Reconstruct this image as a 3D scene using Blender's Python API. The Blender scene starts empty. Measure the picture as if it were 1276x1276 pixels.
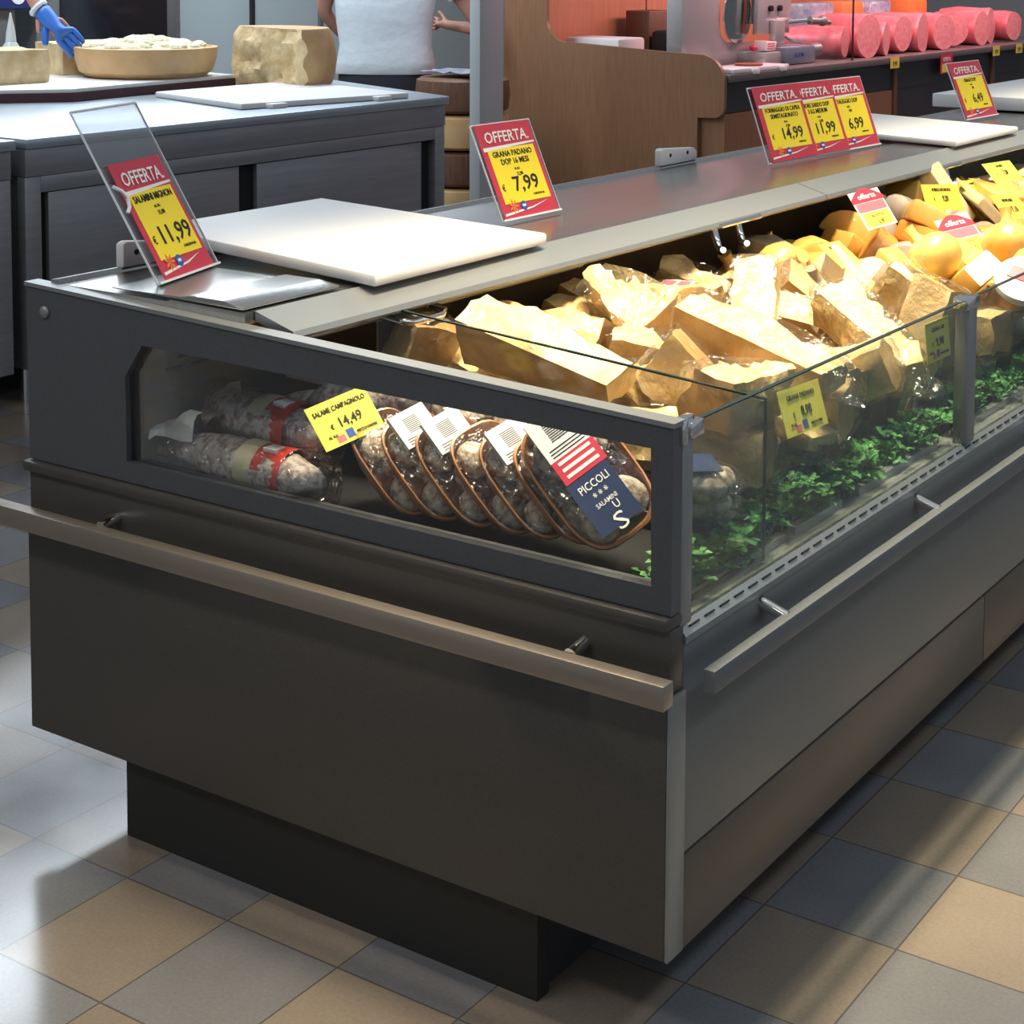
import bpy, bmesh, math, random
from mathutils import Vector, Matrix, Quaternion, Euler, noise
random.seed(7)
scene = bpy.context.scene
COL = scene.collection
S = 0.88                      # world metres per layout unit
PI = math.pi

# ------------------------------------------------------------------ camera
cam_d = bpy.data.cameras.new('camera')
cam = bpy.data.objects.new('camera', cam_d)
COL.objects.link(cam)
right = Vector((0.84258372, 0.53848191, 0.00948231))
down = Vector((0.05140764, -0.0628884, -0.99669569))
fwd = Vector((-0.53610627, 0.84028702, -0.08067082))
M = Matrix((right, -down, -fwd)).transposed().to_4x4()
M.translation = Vector((1.308, -2.245, 1.75)) * S
cam.matrix_world = M
cam_d.sensor_width = 36
cam_d.lens = 2137.85 / 1276 * 36
cam_d.shift_x = (638 - 760) / 1276
cam_d.shift_y = -(638 - 120) / 1276
cam_d.clip_start = 0.05
cam_d.clip_end = 100
scene.camera = cam

# ------------------------------------------------------------------ world, lights, exposure
w = bpy.data.worlds.new('world'); scene.world = w
w.use_nodes = True
bg = w.node_tree.nodes['Background']
bg.inputs[0].default_value = (0.80, 0.90, 1.0, 1)
bg.inputs[1].default_value = 0.34
scene.view_settings.view_transform = 'Standard'
scene.view_settings.look = 'None'
scene.view_settings.exposure = 0.0
scene.view_settings.gamma = 1.0
scene.cycles.transparent_max_bounces = 24
scene.cycles.max_bounces = 8
scene.cycles.caustics_reflective = False
scene.cycles.caustics_refractive = False

def area(name, loc, rot, sx, sy, energy, color, spread=180):
    d = bpy.data.lights.new(name, 'AREA')
    d.shape = 'RECTANGLE'; d.size = sx * S; d.size_y = sy * S
    d.energy = energy; d.color = color; d.spread = math.radians(spread)
    o = bpy.data.objects.new(name, d); COL.objects.link(o)
    o.location = Vector(loc) * S
    o.rotation_euler = [math.radians(a) for a in rot]
    return o
area('counter_lamp', (-0.38, 1.20, 3.3), (0, 0, 0), 0.30, 2.6, 43, (1.0, 0.86, 0.60), 54)
area('counter_lamp', (-0.50, 4.6, 3.3), (0, 0, 0), 0.30, 3.4, 34, (1.0, 0.87, 0.63), 52)
area('aisle_lamp', (2.6, 1.5, 4.0), (0, 0, 0), 0.5, 8, 62, (0.78, 0.89, 1.0))
area('aisle_lamp', (-2.2, -2.6, 3.9), (0, 0, 0), 4, 0.5, 50, (1.0, 0.93, 0.85))
area('staff_lamp', (-6.0, 4.2, 3.6), (0, 0, 0), 0.6, 6.5, 165, (0.80, 0.91, 1.0))
area('deck_reflection_lamp', (-7.7, 5.6, 2.75), (0, -80, 0), 0.8, 2.6, 34, (0.85, 0.93, 1.0))  # added source for the white reflection on the deck; there is no hood
area('meat_lamp', (-3.7, 10.6, 2.35), (0, 32, 0), 0.4, 5.5, 75, (1.0, 0.50, 0.50))

# ------------------------------------------------------------------ materials
def mat(name, base, rough=0.5, metal=0.0, var=0.0, vscale=8.0, bump=0.0, bscale=40.0, coat=0.0,
        base2=None, stretch=None, spec=0.5, emit=None, coat_bump=0.0, sss=0.0, detail=4.0, sharp=None):
    m = bpy.data.materials.new(name); m.use_nodes = True
    nt = m.node_tree; p = nt.nodes['Principled BSDF']
    p.inputs['Base Color'].default_value = (*base, 1)
    p.inputs['Roughness'].default_value = rough
    p.inputs['Metallic'].default_value = metal
    p.inputs['Specular IOR Level'].default_value = spec
    p.inputs['Coat Weight'].default_value = coat
    p.inputs['Coat Roughness'].default_value = 0.08
    if emit:
        p.inputs['Emission Color'].default_value = (*emit[:3], 1); p.inputs['Emission Strength'].default_value = emit[3]
    tc = nt.nodes.new('ShaderNodeTexCoord'); mp = nt.nodes.new('ShaderNodeMapping')
    nt.links.new(tc.outputs['Object'], mp.inputs[0])
    if stretch: mp.inputs['Scale'].default_value = stretch
    if var > 0 or base2:
        n = nt.nodes.new('ShaderNodeTexNoise'); n.inputs['Scale'].default_value = vscale; n.inputs['Detail'].default_value = detail
        nt.links.new(mp.outputs[0], n.inputs['Vector'])
        r = nt.nodes.new('ShaderNodeValToRGB')
        b2 = base2 if base2 else tuple(max(0, c * (1 - var)) for c in base)
        lo, hi = sharp if sharp else (0.3, 0.7)
        r.color_ramp.elements[0].position = lo; r.color_ramp.elements[1].position = hi
        r.color_ramp.elements[0].color = (*b2, 1); r.color_ramp.elements[1].color = (*base, 1)
        nt.links.new(n.outputs['Fac'], r.inputs[0]); nt.links.new(r.outputs[0], p.inputs['Base Color'])
    if bump > 0:
        n2 = nt.nodes.new('ShaderNodeTexNoise'); n2.inputs['Scale'].default_value = bscale; n2.inputs['Detail'].default_value = 5
        nt.links.new(mp.outputs[0], n2.inputs['Vector'])
        b = nt.nodes.new('ShaderNodeBump'); b.inputs['Strength'].default_value = bump; b.inputs['Distance'].default_value = 0.01
        nt.links.new(n2.outputs['Fac'], b.inputs['Height']); nt.links.new(b.outputs[0], p.inputs['Normal'])
    if coat_bump > 0:
        n3 = nt.nodes.new('ShaderNodeTexNoise'); n3.inputs['Scale'].default_value = 22; n3.inputs['Distortion'].default_value = 1.2
        nt.links.new(mp.outputs[0], n3.inputs['Vector'])
        b3 = nt.nodes.new('ShaderNodeBump'); b3.inputs['Strength'].default_value = coat_bump; b3.inputs['Distance'].default_value = 0.02
        nt.links.new(n3.outputs['Fac'], b3.inputs['Height']); nt.links.new(b3.outputs[0], p.inputs['Coat Normal'])
    return m

def glass(name, tint, refl=0.06, bump=0.0, rough=0.02):
    """see-through pane or film: tinted transparency with a Fresnel reflection"""
    m = bpy.data.materials.new(name); m.use_nodes = True
    nt = m.node_tree; nt.nodes.clear()
    out = nt.nodes.new('ShaderNodeOutputMaterial'); mx = nt.nodes.new('ShaderNodeMixShader')
    tr = nt.nodes.new('ShaderNodeBsdfTransparent'); gl = nt.nodes.new('ShaderNodeBsdfGlossy')
    lw = nt.nodes.new('ShaderNodeLayerWeight'); mul = nt.nodes.new('ShaderNodeMath'); add = nt.nodes.new('ShaderNodeMath')
    tr.inputs[0].default_value = (*tint, 1); gl.inputs['Roughness'].default_value = rough
    lw.inputs[0].default_value = 0.25
    mul.operation = 'MULTIPLY'; mul.inputs[1].default_value = 0.35; add.operation = 'ADD'; add.inputs[1].default_value = refl
    add.use_clamp = True
    nt.links.new(lw.outputs['Fresnel'], mul.inputs[0]); nt.links.new(mul.outputs[0], add.inputs[0])
    nt.links.new(add.outputs[0], mx.inputs[0]); nt.links.new(tr.outputs[0], mx.inputs[1]); nt.links.new(gl.outputs[0], mx.inputs[2])
    nt.links.new(mx.outputs[0], out.inputs[0])
    if bump:
        tc = nt.nodes.new('ShaderNodeTexCoord'); n = nt.nodes.new('ShaderNodeTexNoise'); n.inputs['Scale'].default_value = 30
        n.inputs['Distortion'].default_value = 1.0
        b = nt.nodes.new('ShaderNodeBump'); b.inputs['Strength'].default_value = bump; b.inputs['Distance'].default_value = 0.02
        nt.links.new(tc.outputs['Object'], n.inputs['Vector']); nt.links.new(n.outputs['Fac'], b.inputs['Height'])
        nt.links.new(b.outputs[0], gl.inputs['Normal'])
    return m

MT = dict(
    steel=mat('stainless_steel', (0.50, 0.50, 0.48), 0.27, 1.0, var=0.12, vscale=3, stretch=(30, 1, 1)),
    steel_dull=mat('dull_steel', (0.33, 0.33, 0.35), 0.4, 0.6, var=0.15, vscale=3, stretch=(1, 1, 18)),
    steel_top=mat('steel_worktop', (0.46, 0.52, 0.58), 0.34, 0.7, var=0.1, vscale=2),
    rail=mat('brushed_rail', (0.34, 0.29, 0.24), 0.32, 0.6, var=0.2, vscale=3, stretch=(1, 12, 12)),
    alu=mat('grey_aluminium', (0.25, 0.26, 0.26), 0.4, 0.5),
    strip=mat('pale_front_strip', (0.38, 0.40, 0.41), 0.35, 0.7),
    laminate=mat('charcoal_laminate', (0.067, 0.060, 0.053), 0.40, 0.0, var=0.22, vscale=260, spec=0.45),
    frame=mat('charcoal_frame', (0.074, 0.077, 0.085), 0.35, 0.0, spec=0.5, var=0.15, vscale=200),
    front=mat('grey_front_panel', (0.148, 0.158, 0.166), 0.33, 0.3, var=0.12, vscale=220),
    kick=mat('brown_kick_panel', (0.105, 0.089, 0.073), 0.35, 0.3, var=0.15, vscale=220),
    plinth=mat('black_plinth', (0.012, 0.012, 0.010), 0.6),
    black=mat('black_plastic', (0.012, 0.012, 0.013), 0.6, spec=0.25),
    inner=mat('inner_steel', (0.26, 0.225, 0.165), 0.4, 0.6, var=0.2, vscale=10),
    slot=mat('dark_slot', (0.004, 0.004, 0.004), 0.8),
    chrome=mat('chrome', (0.75, 0.75, 0.75), 0.12, 1.0),
    glass=glass('green_glass', (0.91, 0.955, 0.935), 0.03),
    glass_edge=mat('dark_glass_edge', (0.008, 0.022, 0.018), 0.15),
    clear=glass('clear_glass', (0.96, 0.97, 0.96), 0.025),
    acrylic=glass('clear_acrylic', (0.93, 0.93, 0.94), 0.05),
    acrylic_edge=mat('bright_acrylic_edge', (0.75, 0.78, 0.82), 0.1),
    film=glass('cling_film', (0.95, 0.95, 0.95), 0.07, bump=0.8, rough=0.12),
    board=mat('white_cutting_board', (0.80, 0.79, 0.79), 0.5, spec=0.3, var=0.04, vscale=4),
    red=mat('sign_red', (0.56, 0.04, 0.075), 0.4),
    yellow=mat('sign_yellow', (0.90, 0.72, 0.03), 0.4),
    white=mat('paper_white', (0.82, 0.82, 0.82), 0.5),
    ink=mat('black_ink', (0.012, 0.012, 0.012), 0.5),
    blue=mat('emblem_blue', (0.03, 0.10, 0.42), 0.4),
    pink=mat('label_pink', (0.78, 0.16, 0.20), 0.4),
    tagy=mat('tag_yellow', (0.80, 0.72, 0.10), 0.4),
    grana=mat('hard_cheese', (0.82, 0.61, 0.28), 0.5, base2=(0.70, 0.47, 0.19), vscale=13, coat=0.5, coat_bump=0.9, bump=0.7, bscale=45),
    rind=mat('hard_cheese_rind', (0.62, 0.36, 0.12), 0.45, base2=(0.40, 0.22, 0.07), vscale=20, coat=0.5, coat_bump=0.8),
    grana2=mat('pale_hard_cheese', (0.74, 0.58, 0.34), 0.65, base2=(0.50, 0.34, 0.15), vscale=14, bump=0.7, bscale=30),
    rind2=mat('tan_rind', (0.62, 0.39, 0.19), 0.55, base2=(0.50, 0.30, 0.13), vscale=10),
    crumb=mat('grated_cheese', (0.88, 0.82, 0.62), 0.8, bump=1.0, bscale=90, base2=(0.68, 0.58, 0.36), vscale=90),
    orange_ch=mat('orange_cheese', (0.80, 0.36, 0.06), 0.4, base2=(0.62, 0.24, 0.03), vscale=12, coat=0.5, coat_bump=0.6),
    amber_ch=mat('amber_cheese', (0.82, 0.52, 0.13), 0.4, base2=(0.66, 0.36, 0.07), vscale=10, coat=0.5, coat_bump=0.6),
    pale_ch=mat('pale_cheese', (0.82, 0.70, 0.42), 0.4, base2=(0.68, 0.54, 0.28), vscale=10, coat=0.5, coat_bump=0.7),
    white_ch=mat('ivory_cheese', (0.86, 0.83, 0.62), 0.4, coat=0.5, coat_bump=0.6),
    grey_rind=mat('grey_rind', (0.46, 0.40, 0.34), 0.5, base2=(0.34, 0.27, 0.2), vscale=14, coat=0.4, coat_bump=0.6),
    mauve=mat('mauve_wrap', (0.62, 0.46, 0.44), 0.35, base2=(0.78, 0.7, 0.66), vscale=16, coat=0.5, coat_bump=0.7),
    salami=mat('floury_salami', (0.60, 0.55, 0.52), 0.7, base2=(0.28, 0.19, 0.17), vscale=75, bump=0.6, bscale=50, sharp=(0.36, 0.58)),
    minis=mat('floury_mini_salami', (0.72, 0.63, 0.50), 0.65, base2=(0.30, 0.19, 0.12), vscale=60, bump=0.6, bscale=60, sharp=(0.36, 0.6), coat=0.3, coat_bump=0.8),
    tray_brown=mat('brown_tray', (0.40, 0.17, 0.07), 0.35, coat=0.4),
    band_red=mat('red_band', (0.60, 0.045, 0.03), 0.4),
    band_cream=mat('cream_band', (0.66, 0.62, 0.40), 0.5),
    leaf=mat('parsley_leaf', (0.09, 0.30, 0.07), 0.5, base2=(0.03, 0.13, 0.035), vscale=30),
    navy=mat('navy_label', (0.02, 0.035, 0.10), 0.4),
    skin=mat('skin', (0.50, 0.24, 0.17), 0.5),
    glove=mat('blue_nitrile', (0.03, 0.14, 0.52), 0.4),
    shirt=mat('white_tee', (0.58, 0.62, 0.66), 0.8, bump=0.9, bscale=9),
    trousers=mat('dark_trousers', (0.018, 0.02, 0.03), 0.8),
    apron=mat('navy_apron', (0.015, 0.03, 0.16), 0.8),
    hair=mat('dark_hair', (0.03, 0.02, 0.015), 0.7),
    wood=mat('beech_panel', (0.27, 0.135, 0.068), 0.42, base2=(0.215, 0.105, 0.052), vscale=5, stretch=(14, 14, 1)),
    wood_dark=mat('dark_wood', (0.16, 0.075, 0.04), 0.5, base2=(0.10, 0.045, 0.025), vscale=5, stretch=(14, 14, 1)),
    wood_red=mat('reddish_board', (0.58, 0.25, 0.14), 0.45, base2=(0.50, 0.20, 0.11), vscale=4, stretch=(10, 10, 1)),
    wall=mat('blue_grey_wall_panel', (0.50, 0.58, 0.60), 0.5, var=0.06, vscale=2),
    wall_grey=mat('grey_wall', (0.40, 0.43, 0.44), 0.6, var=0.05, vscale=2),
    dark_win=mat('dark_oven_glass', (0.01, 0.012, 0.016), 0.08),
    maroon=mat('maroon_board_edge', (0.06, 0.012, 0.014), 0.5),
    stone=mat('grey_stone_ledge', (0.16, 0.14, 0.14), 0.35, var=0.3, vscale=60),
    charcoal=mat('charcoal_front', (0.03, 0.03, 0.035), 0.4),
    slicer=mat('slicer_casting', (0.52, 0.50, 0.50), 0.3, 0.5),
    slicer_base=mat('slicer_base_blue', (0.22, 0.26, 0.34), 0.35, 0.4),
    ham=mat('pink_ham', (0.90, 0.26, 0.29), 0.35, base2=(0.74, 0.14, 0.18), vscale=12, coat=0.6, coat_bump=0.6),
    ham_fat=mat('pale_ham_cut', (0.90, 0.42, 0.42), 0.4, base2=(0.84, 0.22, 0.25), vscale=30, coat=0.5),
    bag=mat('crinkled_bag', (0.55, 0.60, 0.60), 0.3, base2=(0.25, 0.25, 0.5), vscale=25, coat=0.6),
    orange_box=mat('orange_box', (0.85, 0.22, 0.05), 0.5),
    terracotta=mat('terracotta_dish', (0.42, 0.13, 0.06), 0.5),
    translucent=mat('milky_plastic', (0.55, 0.58, 0.58), 0.3),
)

# ------------------------------------------------------------------ mesh building
class B:
    """collects shapes (layout units) into one bmesh"""
    def __init__(self): self.bm = bmesh.new()
    def _mi(self, faces, mi):
        for f in faces: f.material_index = mi
    def box(self, x0, y0, z0, x1, y1, z1, mi=0, bev=0.0, mtx=None):
        r = bmesh.ops.create_cube(self.bm, size=1.0)
        vs = r['verts']
        for v in vs:
            v.co = Vector((x0 + (v.co.x + .5) * (x1 - x0), y0 + (v.co.y + .5) * (y1 - y0), z0 + (v.co.z + .5) * (z1 - z0)))
            if mtx: v.co = mtx @ v.co
        fs = set(f for v in vs for f in v.link_faces); self._mi(fs, mi)
        if bev > 0:
            es = set(e for v in vs for e in v.link_edges)
            rr = bmesh.ops.bevel(self.bm, geom=list(es), offset=bev, segments=2, affect='EDGES', profile=0.5)
            self._mi(rr['faces'], mi)
        return self
    def ring_loft(self, rings, mi=0, cap=True, capmi=None, closed=True):
        vr = [[self.bm.verts.new(p) for p in r] for r in rings]
        n = len(vr[0])
        for a, b in zip(vr[:-1], vr[1:]):
            for i in range(n if closed else n - 1):
                f = self.bm.faces.new((a[i], a[(i + 1) % n], b[(i + 1) % n], b[i])); f.material_index = mi
        if cap:
            cm = mi if capmi is None else capmi
            f = self.bm.faces.new(list(reversed(vr[0]))); f.material_index = cm
            f = self.bm.faces.new(vr[-1]); f.material_index = cm
        return vr
    def tube(self, pts, r, n=8, mi=0, cap=True):
        pts = [Vector(p) for p in pts]
        rad = r if isinstance(r, (list, tuple)) else [r] * len(pts)
        rings = []; up = None
        for i, p in enumerate(pts):
            d = (pts[min(i + 1, len(pts) - 1)] - pts[max(i - 1, 0)]).normalized()
            if up is None: up = d.orthogonal().normalized()
            up = (up - d * up.dot(d)).normalized(); s = d.cross(up)
            rings.append([p + (up * math.cos(2 * PI * k / n) + s * math.sin(2 * PI * k / n)) * rad[i] for k in range(n)])
        self.ring_loft(rings, mi, cap); return self
    def prism(self, poly, axis, a, b, mi=0, bev=0.0):
        """polygon extruded along an axis; poly in the two other axes in x,y,z order"""
        def pt(q, t):
            if axis == 'x': return Vector((t, q[0], q[1]))
            if axis == 'y': return Vector((q[0], t, q[1]))
            return Vector((q[0], q[1], t))
        vr = self.ring_loft([[pt(q, a) for q in poly], [pt(q, b) for q in poly]], mi)
        if bev > 0:
            es = set(e for r in vr for v in r for e in v.link_edges)
            rr = bmesh.ops.bevel(self.bm, geom=list(es), offset=bev, segments=2, affect='EDGES', profile=0.5)
            self._mi(rr['faces'], mi)
        return self
    def lathe(self, prof, c=(0, 0, 0), n=24, mi=0):
        rings = [[Vector((c[0] + r * math.cos(2 * PI * k / n), c[1] + r * math.sin(2 * PI * k / n), c[2] + z)) for k in range(n)] for r, z in prof]
        self.ring_loft(rings, mi); return self
    def ball(self, c, r, mi=0, u=16, v=10, mtx=None):
        res = bmesh.ops.create_uvsphere(self.bm, u_segments=u, v_segments=v, radius=1.0)
        r = r if isinstance(r, (tuple, list)) else (r, r, r)
        for q in res['verts']:
            q.co = Vector((q.co.x * r[0], q.co.y * r[1], q.co.z * r[2]))
            if mtx: q.co = mtx @ q.co
            q.co += Vector(c)
        self._mi(set(f for q in res['verts'] for f in q.link_faces), mi); return self
    def quad(self, pts, mi=0):
        f = self.bm.faces.new([self.bm.verts.new(p) for p in pts]); f.material_index = mi; return self
    def wobble(self, amp, freq, seed=0.0):
        off = Vector((seed * 7.3, seed * 3.1, seed * 5.7))
        self.bm.normal_update()
        for v in self.bm.verts:
            d = noise.noise(v.co * freq + off) + 0.5 * noise.noise(v.co * freq * 2.3 + off)
            v.co += v.normal * d * amp
        return self

def tag(o, label=None, cat=None, group=None, kind=None):
    if label: o['label'] = label
    if cat: o['category'] = cat
    if group: o['group'] = group
    if kind: o['kind'] = kind
    return o

def obj(name, b, mats, parent=None, loc=None, rot=None, smooth=True, angle=38):
    if isinstance(b, B):
        bm = b.bm
        bmesh.ops.recalc_face_normals(bm, faces=bm.faces)
        for v in bm.verts: v.co *= S
        if smooth:
            for f in bm.faces: f.smooth = True
            for e in bm.edges:
                if len(e.link_faces) == 2 and e.calc_face_angle(0) > math.radians(angle): e.smooth = False
        me = bpy.data.meshes.new(name); bm.to_mesh(me); bm.free()
        for m in (mats if isinstance(mats, (list, tuple)) else [mats]): me.materials.append(m)
    else: me = b
    o = bpy.data.objects.new(name, me); COL.objects.link(o)
    if parent: o.parent = parent
    if loc is not None: o.location = Vector(loc) * S
    if rot is not None:
        if isinstance(rot, Quaternion): o.rotation_mode = 'QUATERNION'; o.rotation_quaternion = rot
        else: o.rotation_euler = rot
    return o

def thing(name, label, cat, loc=(0, 0, 0), rot=(0, 0, 0), group=None):
    o = bpy.data.objects.new(name, None); COL.objects.link(o)
    o.location = Vector(loc) * S
    o.empty_display_size = 0.05
    if isinstance(rot, Quaternion): o.rotation_mode = 'QUATERNION'; o.rotation_quaternion = rot
    else: o.rotation_euler = rot
    return tag(o, label, cat, group)

def dup(root, loc, rot=None, label=None):
    r = root.copy(); COL.objects.link(r); r.location = Vector(loc) * S
    if rot is not None:
        if isinstance(rot, Quaternion): r.rotation_mode = 'QUATERNION'; r.rotation_quaternion = rot
        else: r.rotation_mode = 'XYZ'; r.rotation_euler = rot
    if label: r['label'] = label
    for ch in list(root.children):
        c = ch.copy(); COL.objects.link(c); c.parent = r
        for g in list(ch.children):
            d = g.copy(); COL.objects.link(d); d.parent = c
    return r

def text_mesh(lines, m, depth=0.0004):
    """lines: (string, x, z, size, align, squeeze); lettering on the local XZ plane facing -Y"""
    out = bmesh.new()
    for (s, x, z, size, align, sq, bold) in lines:
        cu = bpy.data.curves.new('lettering', 'FONT')
        cu.body = s; cu.size = size * S; cu.align_x = align; cu.resolution_u = 2; cu.offset = bold * size * S; cu.extrude = depth
        if bold > 0.011: cu.shear = 0.14
        t = bpy.data.objects.new('lettering', cu); COL.objects.link(t)
        dg = bpy.context.evaluated_depsgraph_get()
        me = bpy.data.meshes.new_from_object(t.evaluated_get(dg))
        bpy.data.objects.remove(t); bpy.data.curves.remove(cu)
        me.transform(Matrix.Translation((x * S, 0, z * S)) @ Matrix.Rotation(PI / 2, 4, 'X') @ Matrix.Diagonal((sq, 1, 1, 1)))
        out.from_mesh(me); bpy.data.meshes.remove(me)
    me = bpy.data.meshes.new('lettering'); out.to_mesh(me); out.free()
    me.materials.append(m)
    return me

ORD = ['first', 'second', 'third', 'fourth', 'fifth', 'sixth', 'seventh', 'eighth', 'ninth', 'tenth', 'eleventh', 'twelfth',
       'thirteenth', 'fourteenth', 'fifteenth', 'sixteenth', 'seventeenth', 'eighteenth', 'nineteenth', 'twentieth',
       'twenty-first', 'twenty-second', 'twenty-third', 'twenty-fourth', 'twenty-fifth']

# cheese bodies, used many times ------------------------------------------------
def wedge_b(L, W, H, seed, tip=0.3, rough=0.014, shear=0.0):
    """broken wedge of hard cheese: rind at -x and underneath, tip at +x"""
    b = B(); rings = []; n = 14
    for i in range(n):
        t = i / (n - 1); x = -L / 2 + L * t
        wd = W * (1 - t) + W * tip * t; h = H * (1 - 0.12 * t)
        ring = []
        for (u, v, k) in ((-1, 0, 5), (1, 0, 5), (1, 1, 5), (-1, 1, 5)):
            nu, nv = {(-1, 0): (1, 0), (1, 0): (1, 1), (1, 1): (-1, 1), (-1, 1): (-1, 0)}[(u, v)]
            for j in range(k):
                a = j / k
                uu = u + (nu - u) * a; vv = v + (nv - v) * a
                bulge = -0.05 * W * (1 - (uu) ** 2) if i == 0 else 0
                ring.append(Vector((x + bulge + shear * (vv - .5) * L * (0.15 if i else 0.05), uu * wd / 2 * (1 - 0.08 * vv), (vv - .5) * h)))
        rings.append(ring)
    vr = b.ring_loft(rings, 0, True)
    b.bm.normal_update()
    off = Vector((seed * 9.1, seed * 4.7, seed * 2.3))
    for v in b.bm.verts:
        q = v.co * 14 + off
        d = 1.3 * noise.noise(q) + 0.9 * abs(noise.noise(q * 2.2)) + 0.5 * noise.noise(q * 5)
        k = rough if v.normal.z > -0.5 and v.normal.x > -0.7 else rough * 0.25
        v.co += v.normal * d * k
    for f in b.bm.faces:
        f.material_index = 1 if (f.normal.x < -0.75 or f.normal.z < -0.8) else 0
    return b
WV = [(0.26, 0.12, 0.09, 1, .28, .016, .3), (0.24, 0.115, 0.105, 2, .22, .020, .6), (0.36, 0.11, 0.095, 3, .45, .020, 0.1), (0.21, 0.13, 0.10, 4, .15, .022, .8),
      (0.29, 0.095, 0.11, 5, .35, .016, .4), (0.19, 0.12, 0.095, 6, .4, .020, .2)]
def chunk_b(kind):
    b = B()
    if kind == 'round':      # half of a small round cheese
        pts = [(0.0 + 0.12 * math.cos(a), 0.12 * math.sin(a)) for a in [PI * k / 12 for k in range(13)]]
        b.prism(pts, 'z', -0.05, 0.05, 0, bev=0.012)
    elif kind == 'block':
        b.box(-0.13, -0.08, -0.045, 0.13, 0.08, 0.045, 0, bev=0.015)
    elif kind == 'wedge':
        b.prism([(-0.15, -0.09), (-0.16, 0.0), (-0.15, 0.09), (0.16, 0.02), (0.16, -0.02)], 'z', -0.055, 0.055, 0, bev=0.012)
    elif kind == 'slab':
        b.box(-0.16, -0.11, -0.025, 0.16, 0.11, 0.025, 0, bev=0.008)
    elif kind == 'ball':
        b.ball((0, 0, 0), (0.10, 0.10, 0.085))
        b.tube([(0, 0, 0.07), (0, 0, 0.11), (0, 0, 0.14)], [0.03, 0.022, 0.03], 10)
    elif kind == 'loaf':
        b.tube([(-0.16, 0, 0), (-0.14, 0, 0), (-0.06, 0, 0), (0.06, 0, 0), (0.14, 0, 0), (0.16, 0, 0)], [0.03, 0.062, 0.07, 0.07, 0.062, 0.03], 14)
    b.wobble(0.006, 12, len(kind))
    for v in b.bm.verts: v.co *= 0.74
    return b

def wrap_b(v):
    """cling film drawn round a wedge, with a gathered ear at the tip"""
    L, W, H, seed = v[0], v[1], v[2], v[3]; b = B(); rings = []
    for i, (x, sw, sh) in enumerate(((-.56, .9, .75), (-.53, 1.12, 1.12), (-.2, 1.1, 1.16), (.2, .92, 1.1), (.5, .62, .95), (.58, .5, .5), (.70, .62, .12))):
        wd, h = W * sw / 2, H * sh / 2
        rings.append([Vector((x * L, wd * cx, h * cz)) for cx, cz in ((-1, -1), (0, -1.0), (1, -1), (1.04, 0), (1, 1), (0, 1.04), (-1, 1), (-1.04, 0))])
    b.ring_loft(rings)
    bmesh.ops.subdivide_edges(b.bm, edges=b.bm.edges, cuts=1, use_grid_fill=True)
    b.wobble(.005, 24, seed); return b

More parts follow.
